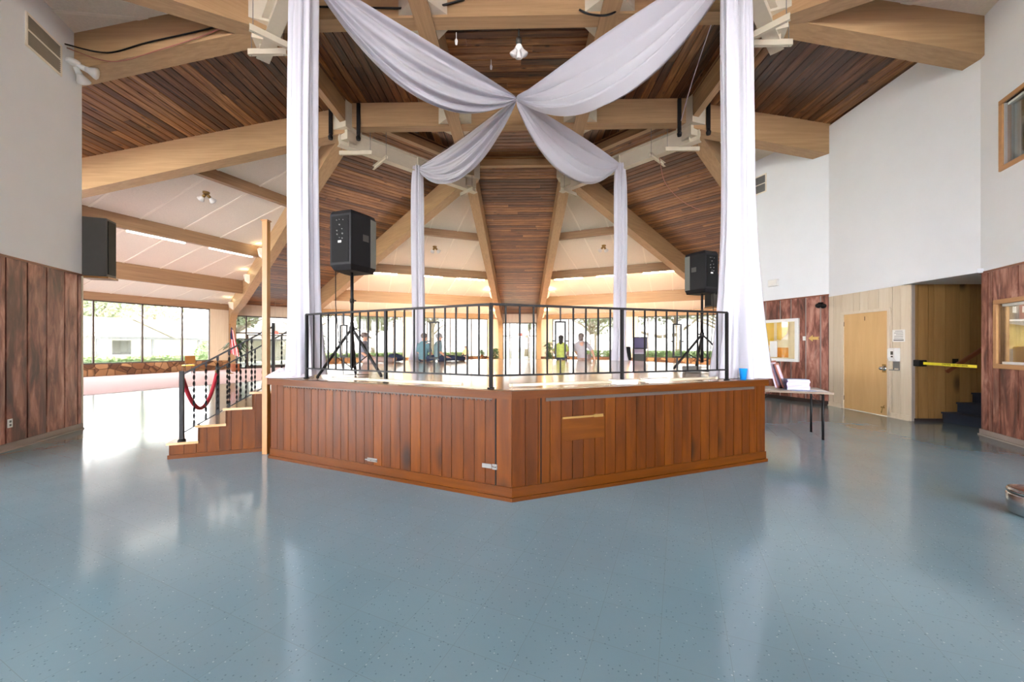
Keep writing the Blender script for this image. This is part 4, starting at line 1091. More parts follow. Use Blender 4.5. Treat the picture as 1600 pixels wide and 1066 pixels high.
def loudspeaker(label, x, y, zb, h, w, dpt, rot):
    """front looks to local +y; trapezoid cross-section narrowing to the back"""
    t = thing('loudspeaker', label, 'speaker', (x, y, zb), rot)
    q = w * .36; f = dpt * .45; k = -dpt * .55
    sec = [(-w / 2, f), (w / 2, f), (w / 2, f - .12), (q, k), (-q, k), (-w / 2, f - .12)]
    b = MB(); cx = lambda s, z: [(p[0] * s, p[1] * (s if p[1] < 0 else 1), z) for p in sec]
    rings = [cx(.82, 0), cx(1, .07), cx(1, h - .05), cx(.9, h)]
    vr = [[b.bm.verts.new(p) for p in r_] for r_ in rings]
    for r1, r2_ in zip(vr, vr[1:]):
        for j in range(6): b.bm.faces.new((r1[j], r1[(j + 1) % 6], r2_[(j + 1) % 6], r2_[j]))
    b.bm.faces.new(vr[0][::-1]); b.bm.faces.new(vr[-1]); b.build('cabinet', 'blackplastic', t, bevel=.006)
    b = MB(); b.box((-w / 2 + .015, f, .05), (w / 2 - .015, f + .012, h - .04)); b.build('grille', 'grille', t)
    for s in (-1, 1): b = MB(); b.box((s * w / 2 - .002, f - .115, .07), (s * w / 2 + .002, f + .0, h - .055)); b.build('grille_side', 'grille', t)
    b = MB(); b.box((-q * .8, k - .006, .1), (q * .8, k + .002, h - .08), 'inkblack'); 
    b.build('rear_panel', 'inkblack', t)
    r_ = random.Random(3); b = MB()
    for z in (.62, .56, .5, .44, .39):
        for xx in (-.045, 0, .04):
            if r_.random() < .75: q_ = r_.uniform(.005, .012); b.lathe([(q_, 0), (q_ * .9, .008), (.001, .009)], (xx * w / .44 + r_.uniform(-.008, .008), k - .006, (z + r_.uniform(-.01, .01)) * h / .75), n=8, axis=(0, -1, 0))
    b.build('knob_cluster', 'ventgrey', t)
    b = MB(); b.box((-.03, k - .009, .34 * h / .75), (.02, k - .006, .365 * h / .75)); b.build('indicator_label', 'paper', t)
    for s in (-1, 1):
        b = MB(); a0 = V(s * w / 2, f - .12, 0); a1 = V(s * q, k, 0); dr = (a1 - a0).normalized(); nr = V(dr.y, -dr.x, 0) * (1 if s < 0 else -1)
        if nr.x * s < 0: nr = -nr
        m0 = a0 + dr * .03; m1 = a0 + dr * .12
        z0_, z1_ = h * .52, h * .63
        b.prism([m0 + nr * .001 + V(0, 0, z0_), m1 + nr * .001 + V(0, 0, z0_), m1 + nr * .001 + V(0, 0, z1_), m0 + nr * .001 + V(0, 0, z1_)], nr * .006); b.build('handle_recess', 'darkgrey', t)
    return t
tripod('black tripod stand under the left loudspeaker behind the railing', -2.20, -2.92, 1, 2.46, .44, R(-12), .62)
loudspeaker('black loudspeaker on tripod at the left, rear knobs toward the camera', -2.20, -2.90, 2.44, .78, .46, .42, R(-16))
tripod('black tripod stand under the right loudspeaker beside the drape', 3.37, -1.05, 1, 2.41, .58, R(195), .60)
loudspeaker('black loudspeaker on tripod at the right beside the tall drape', 3.37, -1.03, 2.39, .74, .42, .40, R(22))
for nm, pts in (('left', [(-2.36, -3.05, 2.6), (-2.37, -3.03, 2.0), (-2.34, -3.0, 1.5), (-2.3, -2.95, 1.06), (-2.1, -2.6, 1.035)]), ('right', [(3.52, -1.14, 2.5), (3.53, -1.13, 2.0), (3.5, -1.1, 1.4), (3.45, -1.05, 1.06), (3.2, -.6, 1.035)])):
    b = MB(); b.tube(pts, .006, n=6); tag(b.build('speaker_cable', 'black', loc=pts[-1]), 'thin black cable hanging from the %s loudspeaker' % nm, 'cable')
t = thing('power_box', 'small grey box on the stage under the right tripod', 'box', (2.78, -1.95, HS)); b = MB(); b.box((-.12, -.07, 0), (.12, .07, .10)); b.build('case', 'ventgrey', t, bevel=.01)
b = MB(); b.tube([(.12, 0, .03), (.2, .05, .02), (.32, .02, .01)], .008); b.build('lead', 'black', t)

# things lying on the stage edge
def stage_tube(label, a, c_, r_=.016, m='steel'):
    a, c_ = V(*a), V(*c_); t = thing('light_tube', label, 'tube', (a + c_) / 2, 0, 'white tubes lying on the stage front')
    b = MB(); b.tube([a - t.location, c_ - t.location], r_, m, n=10); b.build('tube', m, t)
    for p in (a, c_):
        d_ = (c_ - a).normalized() * (1 if p == a else -1); b = MB(); b.tube([p - t.location - d_ * .012, p - t.location + d_ * .02], r_ + .002, n=10); b.build('end_cap', 'steel', t)
    return t
zz = HS + .024
stage_tube('white tube on the stage edge, left one by the tripod', (-2.24, -3.38, zz), (-1.72, -3.57, zz))
stage_tube('white tube on the stage edge left of the corner post', (-1.70, -3.60, zz), (-.53, -4.09, zz))
stage_tube('long white tube on the right stage edge beside the flat boxes', (-.02, -4.19, zz), (1.32, -3.72, zz))
stage_tube('long white tube on the stage edge ending at the right drape', (1.36, -3.72, zz), (2.5, -3.25, zz))
for nm, px_, py_, rz in (('left', 1.22, -3.78, .4), ('right', 1.62, -3.62, .35)):
    t = thing('flat_box', 'flat white box on the right stage edge, the %s of two' % nm, 'box', (px_, py_, HS), rz, 'flat boxes on the stage edge')
    b = MB(); b.box((-.14, -.07, 0), (.14, .07, .035)); b.build('box_body', 'paper', t, bevel=.004); b = MB(); b.box((-.145, -.075, .036), (.145, .075, .05)); b.build('box_lid', 'wplastic', t, bevel=.004)
t = thing('plastic_cup', 'bright blue plastic cup at the stage edge before the right drape', 'cup', (2.86, -3.20, HS))
b = MB(); b.lathe([(.001, .004), (.033, .0), (.047, .135), (.050, .138), (.045, .138), (.031, .008), (.001, .008)], n=24); b.build('cup_body', 'cup', t)

# ------------------------------------------------------------------ folding table and what is on and under it
TC = V(4.80, -2.17, 0); ut = V(-.924, .383, 0); vt = V(.383, .924, 0)          # corner; toward the stage; away
table = thing('folding_table', 'small folding table with grey top and black legs beside the stage', 'table', TC); mT = frame((0, 0, 0), ut); table.rotation_euler = mT.to_euler()
# local x toward the stage, local y = z x ut = (-.383,-.924): toward camera -> table spans y in [-.76, 0]
b = MB(); b.box((0, -.76, .715), (1.05, 0, .74)); b.build('tabletop', 'tabletop', table, bevel=.004)
b = MB()
for p, q in (((-.006, -.766, .712), (1.056, -.758, .742)), ((-.006, -.002, .712), (1.056, .006, .742)), ((-.006, -.76, .712), (.002, .0, .742)), ((1.048, -.76, .712), (1.056, .0, .742))): b.box(p, q)
b.build('edge_band', 'tableedge', table)
for x in (.10, .95):
    for y in (-.09, -.67):
        b = MB(); b.tube([(x, y, .715), (x, y, .0)], .017, n=8); lg = b.build('leg', 'black', table)
    b = MB(); b.tube([(x, -.09, .69), (x, -.67, .69)], .013, n=8); b.build('leg_bar', 'black', table)
    b = MB(); b.bar((x, -.38, .69), (x + (.25 if x < .5 else -.25), -.38, .705), .02, .006); b.bar((x, -.09, .52), (x + (.18 if x < .5 else -.18), -.09, .71), .016, .006); b.build('leg_brace', 'black', table)
def on_table(name, label, cat, x, y, rz=0.0, group=None):
    p = mT @ V(x, y, .74); return thing(name, label, cat, TC + p, rz + math.atan2(ut.y, ut.x), group)
for i in range(7):
    t = on_table('book', 'lavender book in the stack on the folding table, %s' % ('topmost' if i == 6 else 'lowest' if i == 0 else ('second', 'third', 'fourth', 'fifth', 'sixth')[i - 1] + ' from the bottom'), 'book', .38 + rnd.uniform(-.01, .01), -.34 + rnd.uniform(-.01, .01), rnd.uniform(-.06, .06), 'books stacked on the folding table')
    t.location.z += i * .024
    b = MB(); b.box((-.15, -.11, 0), (.15, .11, .004)); b.box((-.15, -.11, .019), (.15, .11, .023)); b.box((.146, -.11, .0), (.15, .11, .023)); b.build('cover', 'bookB' if i % 3 == 0 else 'bookA', t)
    b = MB(); b.box((-.147, -.106, .004), (.146, .106, .019)); b.build('pages', 'lilac', t)
def leaning(label, x, y, rz, h, w, m, tilt, z=0):
    t = on_table('picture_frame', label, 'frame', x, y, rz, 'frames leaning on the folding table'); t.location.z += z + .008
    t.rotation_euler.x = tilt; b = MB()
    for p, q in (((-w / 2, -.01, 0), (w / 2, .01, .03)), ((-w / 2, -.01, h - .03), (w / 2, .01, h)), ((-w / 2, -.01, 0), (-w / 2 + .03, .01, h)), ((w / 2 - .03, -.01, 0), (w / 2, .01, h))): b.box(p, q)
    b.build('frame', m, t); b = MB(); b.box((-w / 2 + .02, -.004, .02), (w / 2 - .02, .004, h - .02)); b.build('panel', 'lilac', t)
leaning('copper picture frame leaning on the book stack, foremost of three', .50, -.50, R(70), .42, .32, 'frame_red', R(17))
leaning('copper picture frame leaning on the book stack, middle of three', .56, -.50, R(64), .46, .34, 'frame_red', R(16))
leaning('lilac board frame leaning behind the copper frames', .62, -.46, R(74), .48, .30, 'lilac', R(13))
for i, (x, y, m, lb) in enumerate(((.30, -.28, 'paper', 'white paper sheet flat on the folding table near its right edge'), (.46, -.2, 'bookB', 'pale blue leaflet flat on the folding table beside the white sheet'))):
    t = on_table('paper_sheet', lb, 'paper', x - .12, y, .3 * i); b = MB(); b.box((-.15, -.11, 0), (.15, .11, .003)); b.build('sheet', m, t)
t = on_table('notebook', 'thin black notebook on the folding table beside the books', 'notebook', .5, -.5, .2); b = MB(); b.box((-.09, -.06, 0), (.09, .06, .012)); b.build('cover', 'inkblack', t)
# flyer rack behind the table
t = thing('flyer_rack', 'white flyer rack on a star base standing behind the folding table', 'rack', (4.55, -.35, 0), R(-25))
b = MB(); b.tube([(0, 0, .06), (0, 0, 1.05)], .018); b.build('stem', 'steel', t)
b = MB()
for k in range(5):
    a = k * 2 * PI / 5; b.bar((0, 0, .07), (.27 * math.cos(a), .27 * math.sin(a), .04), .035, .03); b.lathe([(.022, 0), (.028, .02), (.022, .04)], (.27 * math.cos(a), .27 * math.sin(a), 0), n=8)
b.build('star_base', 'vent', t)
for z in (.32, .72):
    b = MB(); b.box((-.19, -.07, z - .17), (.19, .07, z - .16)); b.prism([(-.19, -.08, z - .17), (.19, -.08, z - .17), (.19, -.08, z + .05), (-.19, -.08, z + .05)], (0, .008, 0)); b.box((-.19, .06, z - .17), (.19, .07, z + .16)); b.build('pocket', 'wplastic', t)
    b = MB(); b.box((-.16, -.06, z - .15), (-.01, .05, z + .14)); b.box((.02, -.06, z - .15), (.17, .05, z + .11)); b.build('flyer_stack', 'paper', t)
b = MB(); b.box((.03, -.083, .2), (.16, -.08, .31)); b.build('flyer_print', 'goods_refl_yellow', t)

# round metal canister cut by the right picture edge
t = thing('round_canister', 'low round silver canister with copper-toned lid on the floor at far right', 'canister', (4.46, -4.70, 0))
b = MB(); b.lathe([(.11, 0), (.165, .012), (.175, .04), (.18, .17), (.172, .185)], n=36); b.build('body', 'chrome', t)
b = MB(); b.lathe([(.174, .186), (.178, .205), (.17, .222), (.145, .226), (.135, .215), (.06, .212), (.001, .212)], n=36); b.build('lid', 'chrome', t)
b = MB(); b.lathe([(.13, .2125), (.13, .218), (.001, .22)], n=30); b.build('lid_inset', 'frame_red', t)

# ------------------------------------------------------------------ light fittings and rigging in the beams
t = thing('flood_cluster', 'white three-bulb flood lamp cluster hanging from the near cross beam', 'light', (.05, -1.36, 6.93))
b = MB(); b.lathe([(.05, -.10), (.05, -.18), (.035, -.20)], n=14); b.tube([(0, 0, .08), (0, 0, -.1)], .014); b.build('junction_box', 'darkgrey', t)
b = MB(); b.tube([(0, 0, .06), (.02, -.02, .08), (.55, -.03, .08)], .012); b.build('conduit', 'black', t)
for a in ((-.5, .1, -.85), (0, .35, -.95), (.5, .1, -.85)):
    a = V(*a).normalized(); s0 = V(0, 0, -.19)
    b = MB(); b.lathe([(.022, 0), (.03, .03), (.03, .1)], s0, axis=a); h = b.build('lamp_holder', 'wplastic', t)
    b = MB(); b.lathe([(.03, .1), (.034, .13), (.06, .19), (.064, .21), (.05, .222), (.001, .226)], s0, axis=a); b.build('flood_bulb', 'bulboff', t)
def wedge_pt(k, x, y):
    d1, l1, h1 = STRIPS[k][1], STRIPS[k][2], STRIPS[k][3]; n_ = ((d1 + STRIPS[(k + 1) % 8][1]) * .5).normalized()
    v = d1 * STRIPS[k][4] + l1 * h1 + n_ * x + V(-n_.y, n_.x, 0) * y
    return V(v.x, v.y, Z0 - .10 - SL / COSB * x)
flood_pair('twin_floodlight', 'twin floodlight under the upper left white ceiling wedge', 'light', wedge_pt(3, 5.35, .4) + V(0, 0, -.22), .6, base='brass', sc=1.5)
flood_pair('twin_floodlight', 'twin floodlight under the north-northwest white ceiling wedge', 'light', wedge_pt(2, 5.6, .2) + V(0, 0, -.22), 0, base='brass', sc=1.6)
flood_pair('twin_floodlight', 'twin floodlight under the north-northeast white ceiling wedge', 'light', wedge_pt(1, 5.6, -.2) + V(0, 0, -.22), 0, base='brass', sc=1.6)
# sconces on the arches
def sconce(label, k, side, tt, lit):
    phi, d, lat, hw, d0, tl = STRIPS[k]; z = ztop(tt) - (.66 + .36 * min(1, tt / 14)) * .62
    P = d * (d0 + tt) + lat * (side * (hw + .17))
    t = thing('arch_sconce', label, 'light', V(P.x, P.y, z), math.atan2(lat.y * side, lat.x * side), 'uplights on the arches')
    b = MB(); b.prism([(0, -.16, -.2), (.16, -.16, -.08), (.22, -.16, .2), (0, -.16, .2)], (0, .32, 0)); b.build('shade', 'batten', t)
    b = MB(); b.box((.02, -.12, .2), (.18, .12, .215)); b.build('lamp_glow', 'sconce', t)
    l = bpy.data.lights.new('sconce_lamp', 'POINT'); l.energy = lit; l.color = (1, .84, .5); l.shadow_soft_size = .08
    lo = bpy.data.objects.new('sconce_lamp', l); COL.objects.link(lo); lo.location = V(P.x, P.y, z + .34) + lat * side * .2
SC_W = 5
for i, tt in enumerate((8.9, 12.2, 17.2)): sconce('white uplight box on the left diagonal arch, %s of three' % ('uppermost', 'middle', 'lowest')[i], 3, 1, tt, .4)
for k, sd_, nm in ((2, 1, 'left'), (2, -1, 'right')):
    for i, tt in enumerate((12.2, 17.2)): sconce('white uplight box on the %s arch of the far middle strip, %s of two' % (nm, ('upper', 'lower')[i]), k, sd_, tt, SC_W)
# strut trapezes and hoist straps at the ring corners
def trapeze(label, P, u, L, drop, group='hanging strut trapezes'):
    mw = frame(P, u); t = thing('strut_trapeze', label, 'strut', P, 0, group); t.rotation_euler = mw.to_euler()
    b = MB(); b.box((-L / 2, -.022, -.05), (L / 2, -.018, .05)); b.box((-L / 2, -.022, -.05), (L / 2, .03, -.046)); b.box((-L / 2, -.022, .046), (L / 2, .03, .05)); b.build('channel', 'steel', t)
    for x in (-L / 2 + .05, L / 2 - .05):
        b = MB(); b.tube([(x, .005, -.06), (x, .005, drop)], .006, n=6); b.build('threaded_rod', 'ventgrey', t)
for i, (ri, inn, ex) in enumerate(((1, .2, 1), (1, .85, 1), (6, .2, 1), (6, .85, 1), (2, .15, 1), (2, .6, 1), (5, .15, 1), (5, .6, 1), (0, .15, .9), (7, .15, .9))):
    p = ring[ri]; oth = ring[{1: 0, 6: 7, 2: 3, 5: 4, 0: 1, 7: 6}[ri]]; u = (oth - p).normalized(); c_ = p + u * inn
    far = 'far' if ri in (0, 1, 6, 7) else 'near'; lr = 'left' if p.x < 0 else 'right'
    trapeze('beige strut hung across the steel beam at the %s %s ring corner, %s' % (far, lr, 'outer one' if i % 2 == 0 and ri in (1, 6, 2, 5) else 'inner one' if ri in (1, 6, 2, 5) else 'narrow end'), V(c_.x, c_.y, 6.44 if i % 2 == 0 else 6.40), (V(1, 0, 0) if i in (0, 2, 4, 6) else V(-u.y, u.x, 0)), (.85 if i < 4 else .66), .85)
for ri, nm in ((1, 'far left'), (6, 'far right')):
    p = ring[ri]
    for s, w_ in ((-1, 'west'), (1, 'east')):
        q = p + V(s * .34, -.15 if s * p.x < 0 else -.2, 0); b = MB(); b.box((q.x - .04, q.y - .03, 6.72), (q.x + .04, q.y + .02, 7.52)); b.lathe([(.05, 0), (.06, .06), (.03, .14)], (q.x, q.y - .01, 6.60), n=10)
        tag(b.build('hoist_strap', 'blackplastic', loc=(q.x, q.y, 7.1)), 'black hoist strap on the %s side of the %s ring corner' % (w_, nm), 'strap', 'black straps at the ring corners')
def cable(label, pts, r_=.008, m='frame_red', nm='cable'):
    b = MB(); P = [V(*p) for p in pts]; out = []
    for a, c_ in zip(P, P[1:]):
        pass
    for k in range(len(P) - 1):
        p0, p1, p2, p3 = P[max(k - 1, 0)], P[k], P[k + 1], P[min(k + 2, len(P) - 1)]
        for i in range(8):
            q = i / 8; out.append(.5 * ((2 * p1) + (p2 - p0) * q + (2 * p0 - 5 * p1 + 4 * p2 - p3) * q * q + (3 * p1 - p0 - 3 * p2 + p3) * q ** 3))
    out.append(P[-1]); b.tube(out, r_, m, n=6); return tag(b.build(nm, m, loc=P[0]), label, 'cable')
cable('pinkish cable rising from the far right ring corner to the right drape', [(4.0, 1.35, 6.95), (3.75, .2, 7.1), (3.4, -1.6, 7.2), (3.3, -2.6, 7.3)], .01, 'lilac')
cable('pinkish cable sagging from the far right strut behind the arch', [(3.75, 2.1, 6.42), (4.2, 2.9, 6.1), (5.1, 3.9, 5.95), (6.0, 4.6, 5.9)], .01, 'frame_red')
cable('black cable along the near left ceiling beam to the air vent', [(-7.42, -1.93, 6.42), (-6.9, -1.76, 6.40), (-6.2, -1.76, 6.56), (-5.3, -1.76, 6.74), (-4.6, -1.78, 6.88)], .012, 'black')
cable('brown cable drooping below the near left ceiling beam', [(-7.42, -1.9, 6.38), (-6.8, -1.77, 6.24), (-6.0, -1.77, 6.42), (-5.2, -1.77, 6.66), (-4.6, -1.78, 6.9)], .009, 'frame_red')
cable('white hook cord hanging at the near left ring corner', [(-3.7, -1.75, 6.4), (-3.7, -1.75, 5.85), (-3.71, -1.75, 5.62)], .006, 'paper')
cable('black cable looped over the near cross beam at upper right', [(1.05, -1.72, 7.0), (1.2, -1.75, 6.9), (1.45, -1.76, 6.86), (1.65, -1.74, 6.95), (1.6, -1.72, 7.1)], .016, 'black')
cable('black cable sagging along the near cross beam at upper left', [(-3.3, -1.74, 7.12), (-2.0, -1.75, 7.06), (-1.4, -1.75, 7.06), (-.85, -1.73, 7.2)], .016, 'black')
for x_, y_, z_, nm in ((-1.05, -1.36, 6.9, 'left'), (-.55, .1, 7.52, 'middle')):
    t = thing('hanging_hook', 'small white hook on the crown ceiling, %s one' % nm, 'hook', (x_, y_, z_)); b = MB(); b.tube([(0, 0, .06), (0, 0, -.05)], .008); b.build('shank', 'wplastic', t); b = MB(); b.lathe([(.012, -.05), (.028, -.09), (.02, -.15), (.001, -.16)], n=10); b.build('plug', 'wplastic', t)

# ------------------------------------------------------------------ people seated along the far stage edge
def person(label, loc_, rz, shirt, hair, pants, hair_len=.0, pose='edge', lean=0.0, head_turn=0.0, arm=None, sc=1.0, cap=None):
    """local frame: faces +y, origin at the seat point"""
    t = thing('person', label, 'person', loc_, rz); t.scale = (sc,) * 3
    me = bpy.data.meshes.new('body'); ed = []; vs_ = []; rad = []
    def v(p, r, par=None):
        vs_.append(p); rad.append(r)
        if par is not None: ed.append((par, len(vs_) - 1))
        return len(vs_) - 1
    lx = lean
    pel = v((0, 0, .10), (.145, .11)); wa = v((lx * .15, -.02, .26), (.125, .09), pel); ch = v((lx * .4, -.01, .43), (.15, .105), wa); up_ = v((lx * .52, .0, .54), (.13, .085), ch)
    nk = v((lx * .58, .015, .61), (.055, .055), up_); hd1 = v((lx * .62, .03, .68), (.075, .08), nk); hd2 = v((lx * .64, .035, .76), (.08, .095), hd1); hd3 = v((lx * .64, .03, .83), (.06, .07), hd2)
    for s in (-1, 1):
        sh = v((lx * .5 + s * .17, .0, .52), (.06, .06), up_)
        if arm and arm[0] == s:
            pts = arm[1]
        else: pts = [(s * .24, .02, .28), (s * .2, .22, .14), (s * .17, .29, .12)]
        el = v(pts[0], (.045, .045), sh); wr = v(pts[1], (.032, .034), el); hn = v(pts[2], (.04, .025), wr)
        hc = V(*pts[2]); dr = (hc - V(*pts[1])).normalized(); sdv = dr.cross(V(0, 0, 1)).normalized()
        for q in range(4):
            o_ = sdv * (.03 - .02 * q); f1_ = v(tuple(hc + o_ * .8 + dr * .04), (.0095, .0095), hn); v(tuple(hc + o_ + dr * (.085, .095, .092, .075)[q] + V(0, 0, -.015)), (.008, .008), f1_)
        th_ = v(tuple(hc + sdv * .045 * (-s) + dr * .02), (.0105, .0105), hn); v(tuple(hc + sdv * .055 * (-s) + dr * .055), (.009, .009), th_)
        hp = v((s * .095, .04, .09), (.09, .085), pel)
        if pose == 'edge': kn, an, to = (s * .12, .46, .085), (s * .12, .50, -.36), (s * .13, .64, -.40)
        elif pose == 'out': kn, an, to = (s * .09 + .0, .44, .10), (s * .10, .84, .05), (s * .11, .88, .16)
        else: kn, an, to = (s * .36, .28, .14), (-s * .05 + s * .1, .40, .06), (-s * .1, .46, .05)
        k_ = v(kn, (.07, .07), hp); a_ = v(an, (.045, .05), k_); v(to, (.045, .035), a_)
    me.from_pydata(vs_, ed, []); o = bpy.data.objects.new('body', me); COL.objects.link(o); o.parent = t
    o.modifiers.new('skin', 'SKIN'); sl = me.skin_vertices[0].data
    for i, r_ in enumerate(rad): sl[i].radius = r_; sl[i].use_root = (i == 0)
    sb = o.modifiers.new('sub', 'SUBSURF'); sb.levels = sb.render_levels = 2
    me.materials.append(M['skin'])
    def tubes(nm, paths, m):
        b = MB()
        for pts, rr in paths: b.tube(pts, rr, n=12)
        return b.build(nm, m, t)
    # face
    hx, hy, hz = lx * .64, .035, .745
    b = MB(); b.ball((hx, hy + .095, hz - .01), .016, None, 1, sc=(1, 1.2, 1.3)); b.build('nose', 'skin', t)
    for s in (-1, 1):
        b = MB(); b.ball((hx + s * .032, hy + .084, hz + .015), .011, None, 1); b.build('eye', 'inkblack', t)
        b = MB(); b.ball((hx + s * .083, hy - .005, hz), .022, None, 1, sc=(.4, .8, 1.2)); b.build('ear', 'skin', t)
    b = MB(); b.ball((hx, hy + .088, hz - .05), .018, None, 1, sc=(1.4, .4, .35)); b.build('mouth', 'frame_red', t)
    # hair
    b = MB(); b.ball((hx, hy - .018, hz + .045), .107, None, 3, jit=.08, seed=len(label), sc=(.93, 1, .86))
    if hair_len: b.tube([(hx, hy - .05, hz + .05), (hx, hy - .075, hz - .06), (lx * .6, -.045, .74 - hair_len)], [.07, .085, .06], n=12)
    b.build('hair', hair, t)
    # clothes
    b = MB(); prof = [((0, 0, .06), .165, .135), ((lx * .15, -.02, .25), .155, .12), ((lx * .4, -.01, .42), .178, .13), ((lx * .5, 0, .53), .19, .115), ((lx * .53, .005, .585), .145, .10), ((lx * .57, .012, .625), .07, .07)]
    rg = [[b.bm.verts.new((p[0] + rx * math.cos(2 * PI * j / 20), p[1] + ry * math.sin(2 * PI * j / 20), p[2])) for j in range(20)] for p, rx, ry in prof]
    for r1, r2_ in zip(rg, rg[1:]):
        for j in range(20): f = b.bm.faces.new((r1[j], r1[(j + 1) % 20], r2_[(j + 1) % 20], r2_[j])); f.smooth = True
    for s in (-1, 1):
        pts = arm[1] if arm and arm[0] == s else [(s * .24, .02, .28)]
        a0 = V(lx * .5 + s * .15, 0, .54); a1 = V(*pts[0]); b.tube([a0, a0.lerp(a1, .5), a0.lerp(a1, .95)], [.082, .07, .062], n=12)
    b.build('shirt', shirt, t)
    b = MB()
    for s in (-1, 1):
        if pose == 'edge': P_ = [(s * .085, .0, .09), (s * .12, .46, .09), (s * .12, .5, -.05), (s * .12, .5, -.33)]
        elif pose == 'out': P_ = [(s * .085, .0, .09), (s * .09, .44, .10), (s * .10, .82, .065)]
        else: P_ = [(s * .085, .0, .09), (s * .36, .28, .14), (s * .05, .40, .075)]
        b.tube(P_, [.105, .085, .07, .062][:len(P_)], n=12)
    b.build('trousers', pants, t)
    return t
M['hairgrey'] = plain('grey_brown_hair', (112, 100, 94), 0.8, var=.2, scale=30); M['hairdark'] = plain('dark_hair', (44, 36, 34), 0.7, var=.2, scale=30)
M['hairlight'] = plain('light_grey_hair', (150, 146, 146), 0.8, var=.2, scale=30)
M['greyshirt'] = plain('grey_shirt', (128, 128, 140), .9); M['teal'] = plain('teal_shirt', (88, 120, 128), .9); M['greyteal'] = plain('grey_teal_shirt', (110, 132, 136), .9)
M['hivis'] = plain('yellow_green_top', (170, 180, 90), .9, var=.2, scale=9); M['greytop'] = plain('pale_grey_top', (168, 162, 164), .9); M['cream'] = plain('cream_top', (214, 196, 140), .9)
M['denim'] = plain('dark_denim', (34, 42, 66), .9, var=.15, scale=40); M['khaki'] = plain('pinkish_khaki', (172, 148, 140), .9)
person('person in grey shirt seated on the far left stage edge, one leg stretched right', (-3.78, 1.25, HS), R(-80), 'greyshirt', 'hairgrey', 'khaki', pose='out', sc=.86)
person('person in teal shirt seated with back turned, left one of the pair', (-2.56, 2.28, HS), R(-25), 'teal', 'hairgrey', 'denim', pose='cross', sc=.88)
person('person in grey-teal shirt seated with dark jeans stretched to the right', (-2.18, 2.36, HS), R(-68), 'greyteal', 'hairlight', 'denim', pose='out', sc=.88)
person('person with dark hair and yellow-green top seated on far stage edge', (1.33, 3.78, HS), R(-10), 'hivis', 'hairdark', 'denim', .26, 'edge', sc=.86)
person('person in pale grey top leaning on one arm at the far stage edge', (1.95, 3.50, HS), R(-22), 'greytop', 'hairgrey', 'khaki', .12, 'edge', lean=-.08, arm=(1, [(.32, -.02, .3), (.38, -.04, .1), (.40, -.04, .03)]), sc=.92)
d1, l1, h1 = STRIPS[2][1], STRIPS[2][2], STRIPS[2][3]
p_ = wedge_pt(2, 17.3, 2.4); person('person in cream top seated far off on the stone ledge by the windows', (-4.25, 21.8, WIN_Z[0]), R(160), 'cream', 'hairgrey', 'denim', pose='edge')
def bag(label, x, y, sx, sy, sz, seed, m='denim'):
    t = thing('bag', label, 'bag', (x, y, HS)); b = MB(); b.ball((0, 0, sz * .5), 1, None, 3, jit=.3, seed=seed, sc=(sx, sy, sz * .56))
    for v in b.bm.verts: v.co.z = max(v.co.z, 0.003)
    b.build('bag_body', m, t)
    b = MB(); b.tube([(-sx * .6, 0, sz * .7), (-sx * 1.1, -.05, sz * .5), (-sx * 1.3, -.08, .02), (-sx * 1.0, -.1, .015)], .01); b.build('strap', 'black', t)
bag('dark navy bag lying on the stage left of the far left drape', -3.28, 2.08, .22, .14, .20, 4)

# ------------------------------------------------------------------ plants, flag, kiosk, signs in the far hall
def plant(label, x, y, z, h, n, spread, seed, pot=.2, palm=False):
    r_ = random.Random(seed); t = thing('potted_plant', label, 'plant', (x, y, z))
    b = MB(); b.lathe([(pot * .7, 0), (pot, pot * 1.5), (pot * 1.06, pot * 1.55), (pot * .9, pot * 1.55), (pot * .85, pot * 1.4), (.001, pot * 1.4)], n=18); b.build('pot', 'terracotta', t)
    b = MB(); z0_ = pot * 1.4
    for k in range(3 if not palm else 1): b.tube([(0, 0, z0_ - .05), (r_.uniform(-.05, .05), r_.uniform(-.05, .05), z0_ + (h - z0_) * .7)], .02)
    b.build('stem', 'bark', t)
    b = MB()
    for i in range(n):
        a = r_.uniform(0, 2 * PI); zz_ = z0_ + (h - z0_) * (r_.uniform(.05, .95) if not palm else r_.uniform(.45, .75)); L = spread * r_.uniform(.6, 1.1)
        up_ = r_.uniform(.0, .7); w_ = L * (.16 if not palm else .1); c_, s_ = math.cos(a), math.sin(a)
        pts = [V(c_ * L * q, s_ * L * q, zz_ + L * (up_ * q - .8 * q * q * .9)) for q in (0, .3, .65, 1)]
        ws_ = (.15, 1, .8, .02); sd_ = V(-s_, c_, 0)
        row = [(b.bm.verts.new(p - sd_ * w_ * w2), b.bm.verts.new(p + V(0, 0, .012)), b.bm.verts.new(p + sd_ * w_ * w2)) for p, w2 in zip(pts, ws_)]
        for r1, r2_ in zip(row, row[1:]):
            b.bm.faces.new((r1[0], r1[1], r2_[1], r2_[0])); b.bm.faces.new((r1[1], r1[2], r2_[2], r2_[1]))
    b.build('foliage', 'leafhouse', t); return t
plant('dark leafy potted plant by the left far arch foot', -1.9, 21.3, 0, 1.3, 120, .42, 1, .24)
plant('bushy potted plant by the right far arch foot beside the glass door', 2.25, 21.2, 0, 1.75, 130, .5, 2, .26)
plant('small dark plant on the stone ledge left of the far arch', -3.0, 22.2, WIN_Z[0], .6, 90, .25, 3, .12)
plant('tall potted palm in front of the left diagonal arch foot', -15.9, 12.9, 0, 2.3, 46, .8, 4, .28, True)
plant('green potted bush beside the northwest entrance', -14.2, 16.9, 0, 1.7, 120, .6, 5, .3)
plant('tall leafy plant half hidden behind the near left drape', -12.9, 16.0, 0, 2.3, 120, .7, 6, .3)
t = thing('flag_on_pole', 'striped red and white flag with blue corner drooping on a pole', 'flag', (-14.9, 11.2, 0))
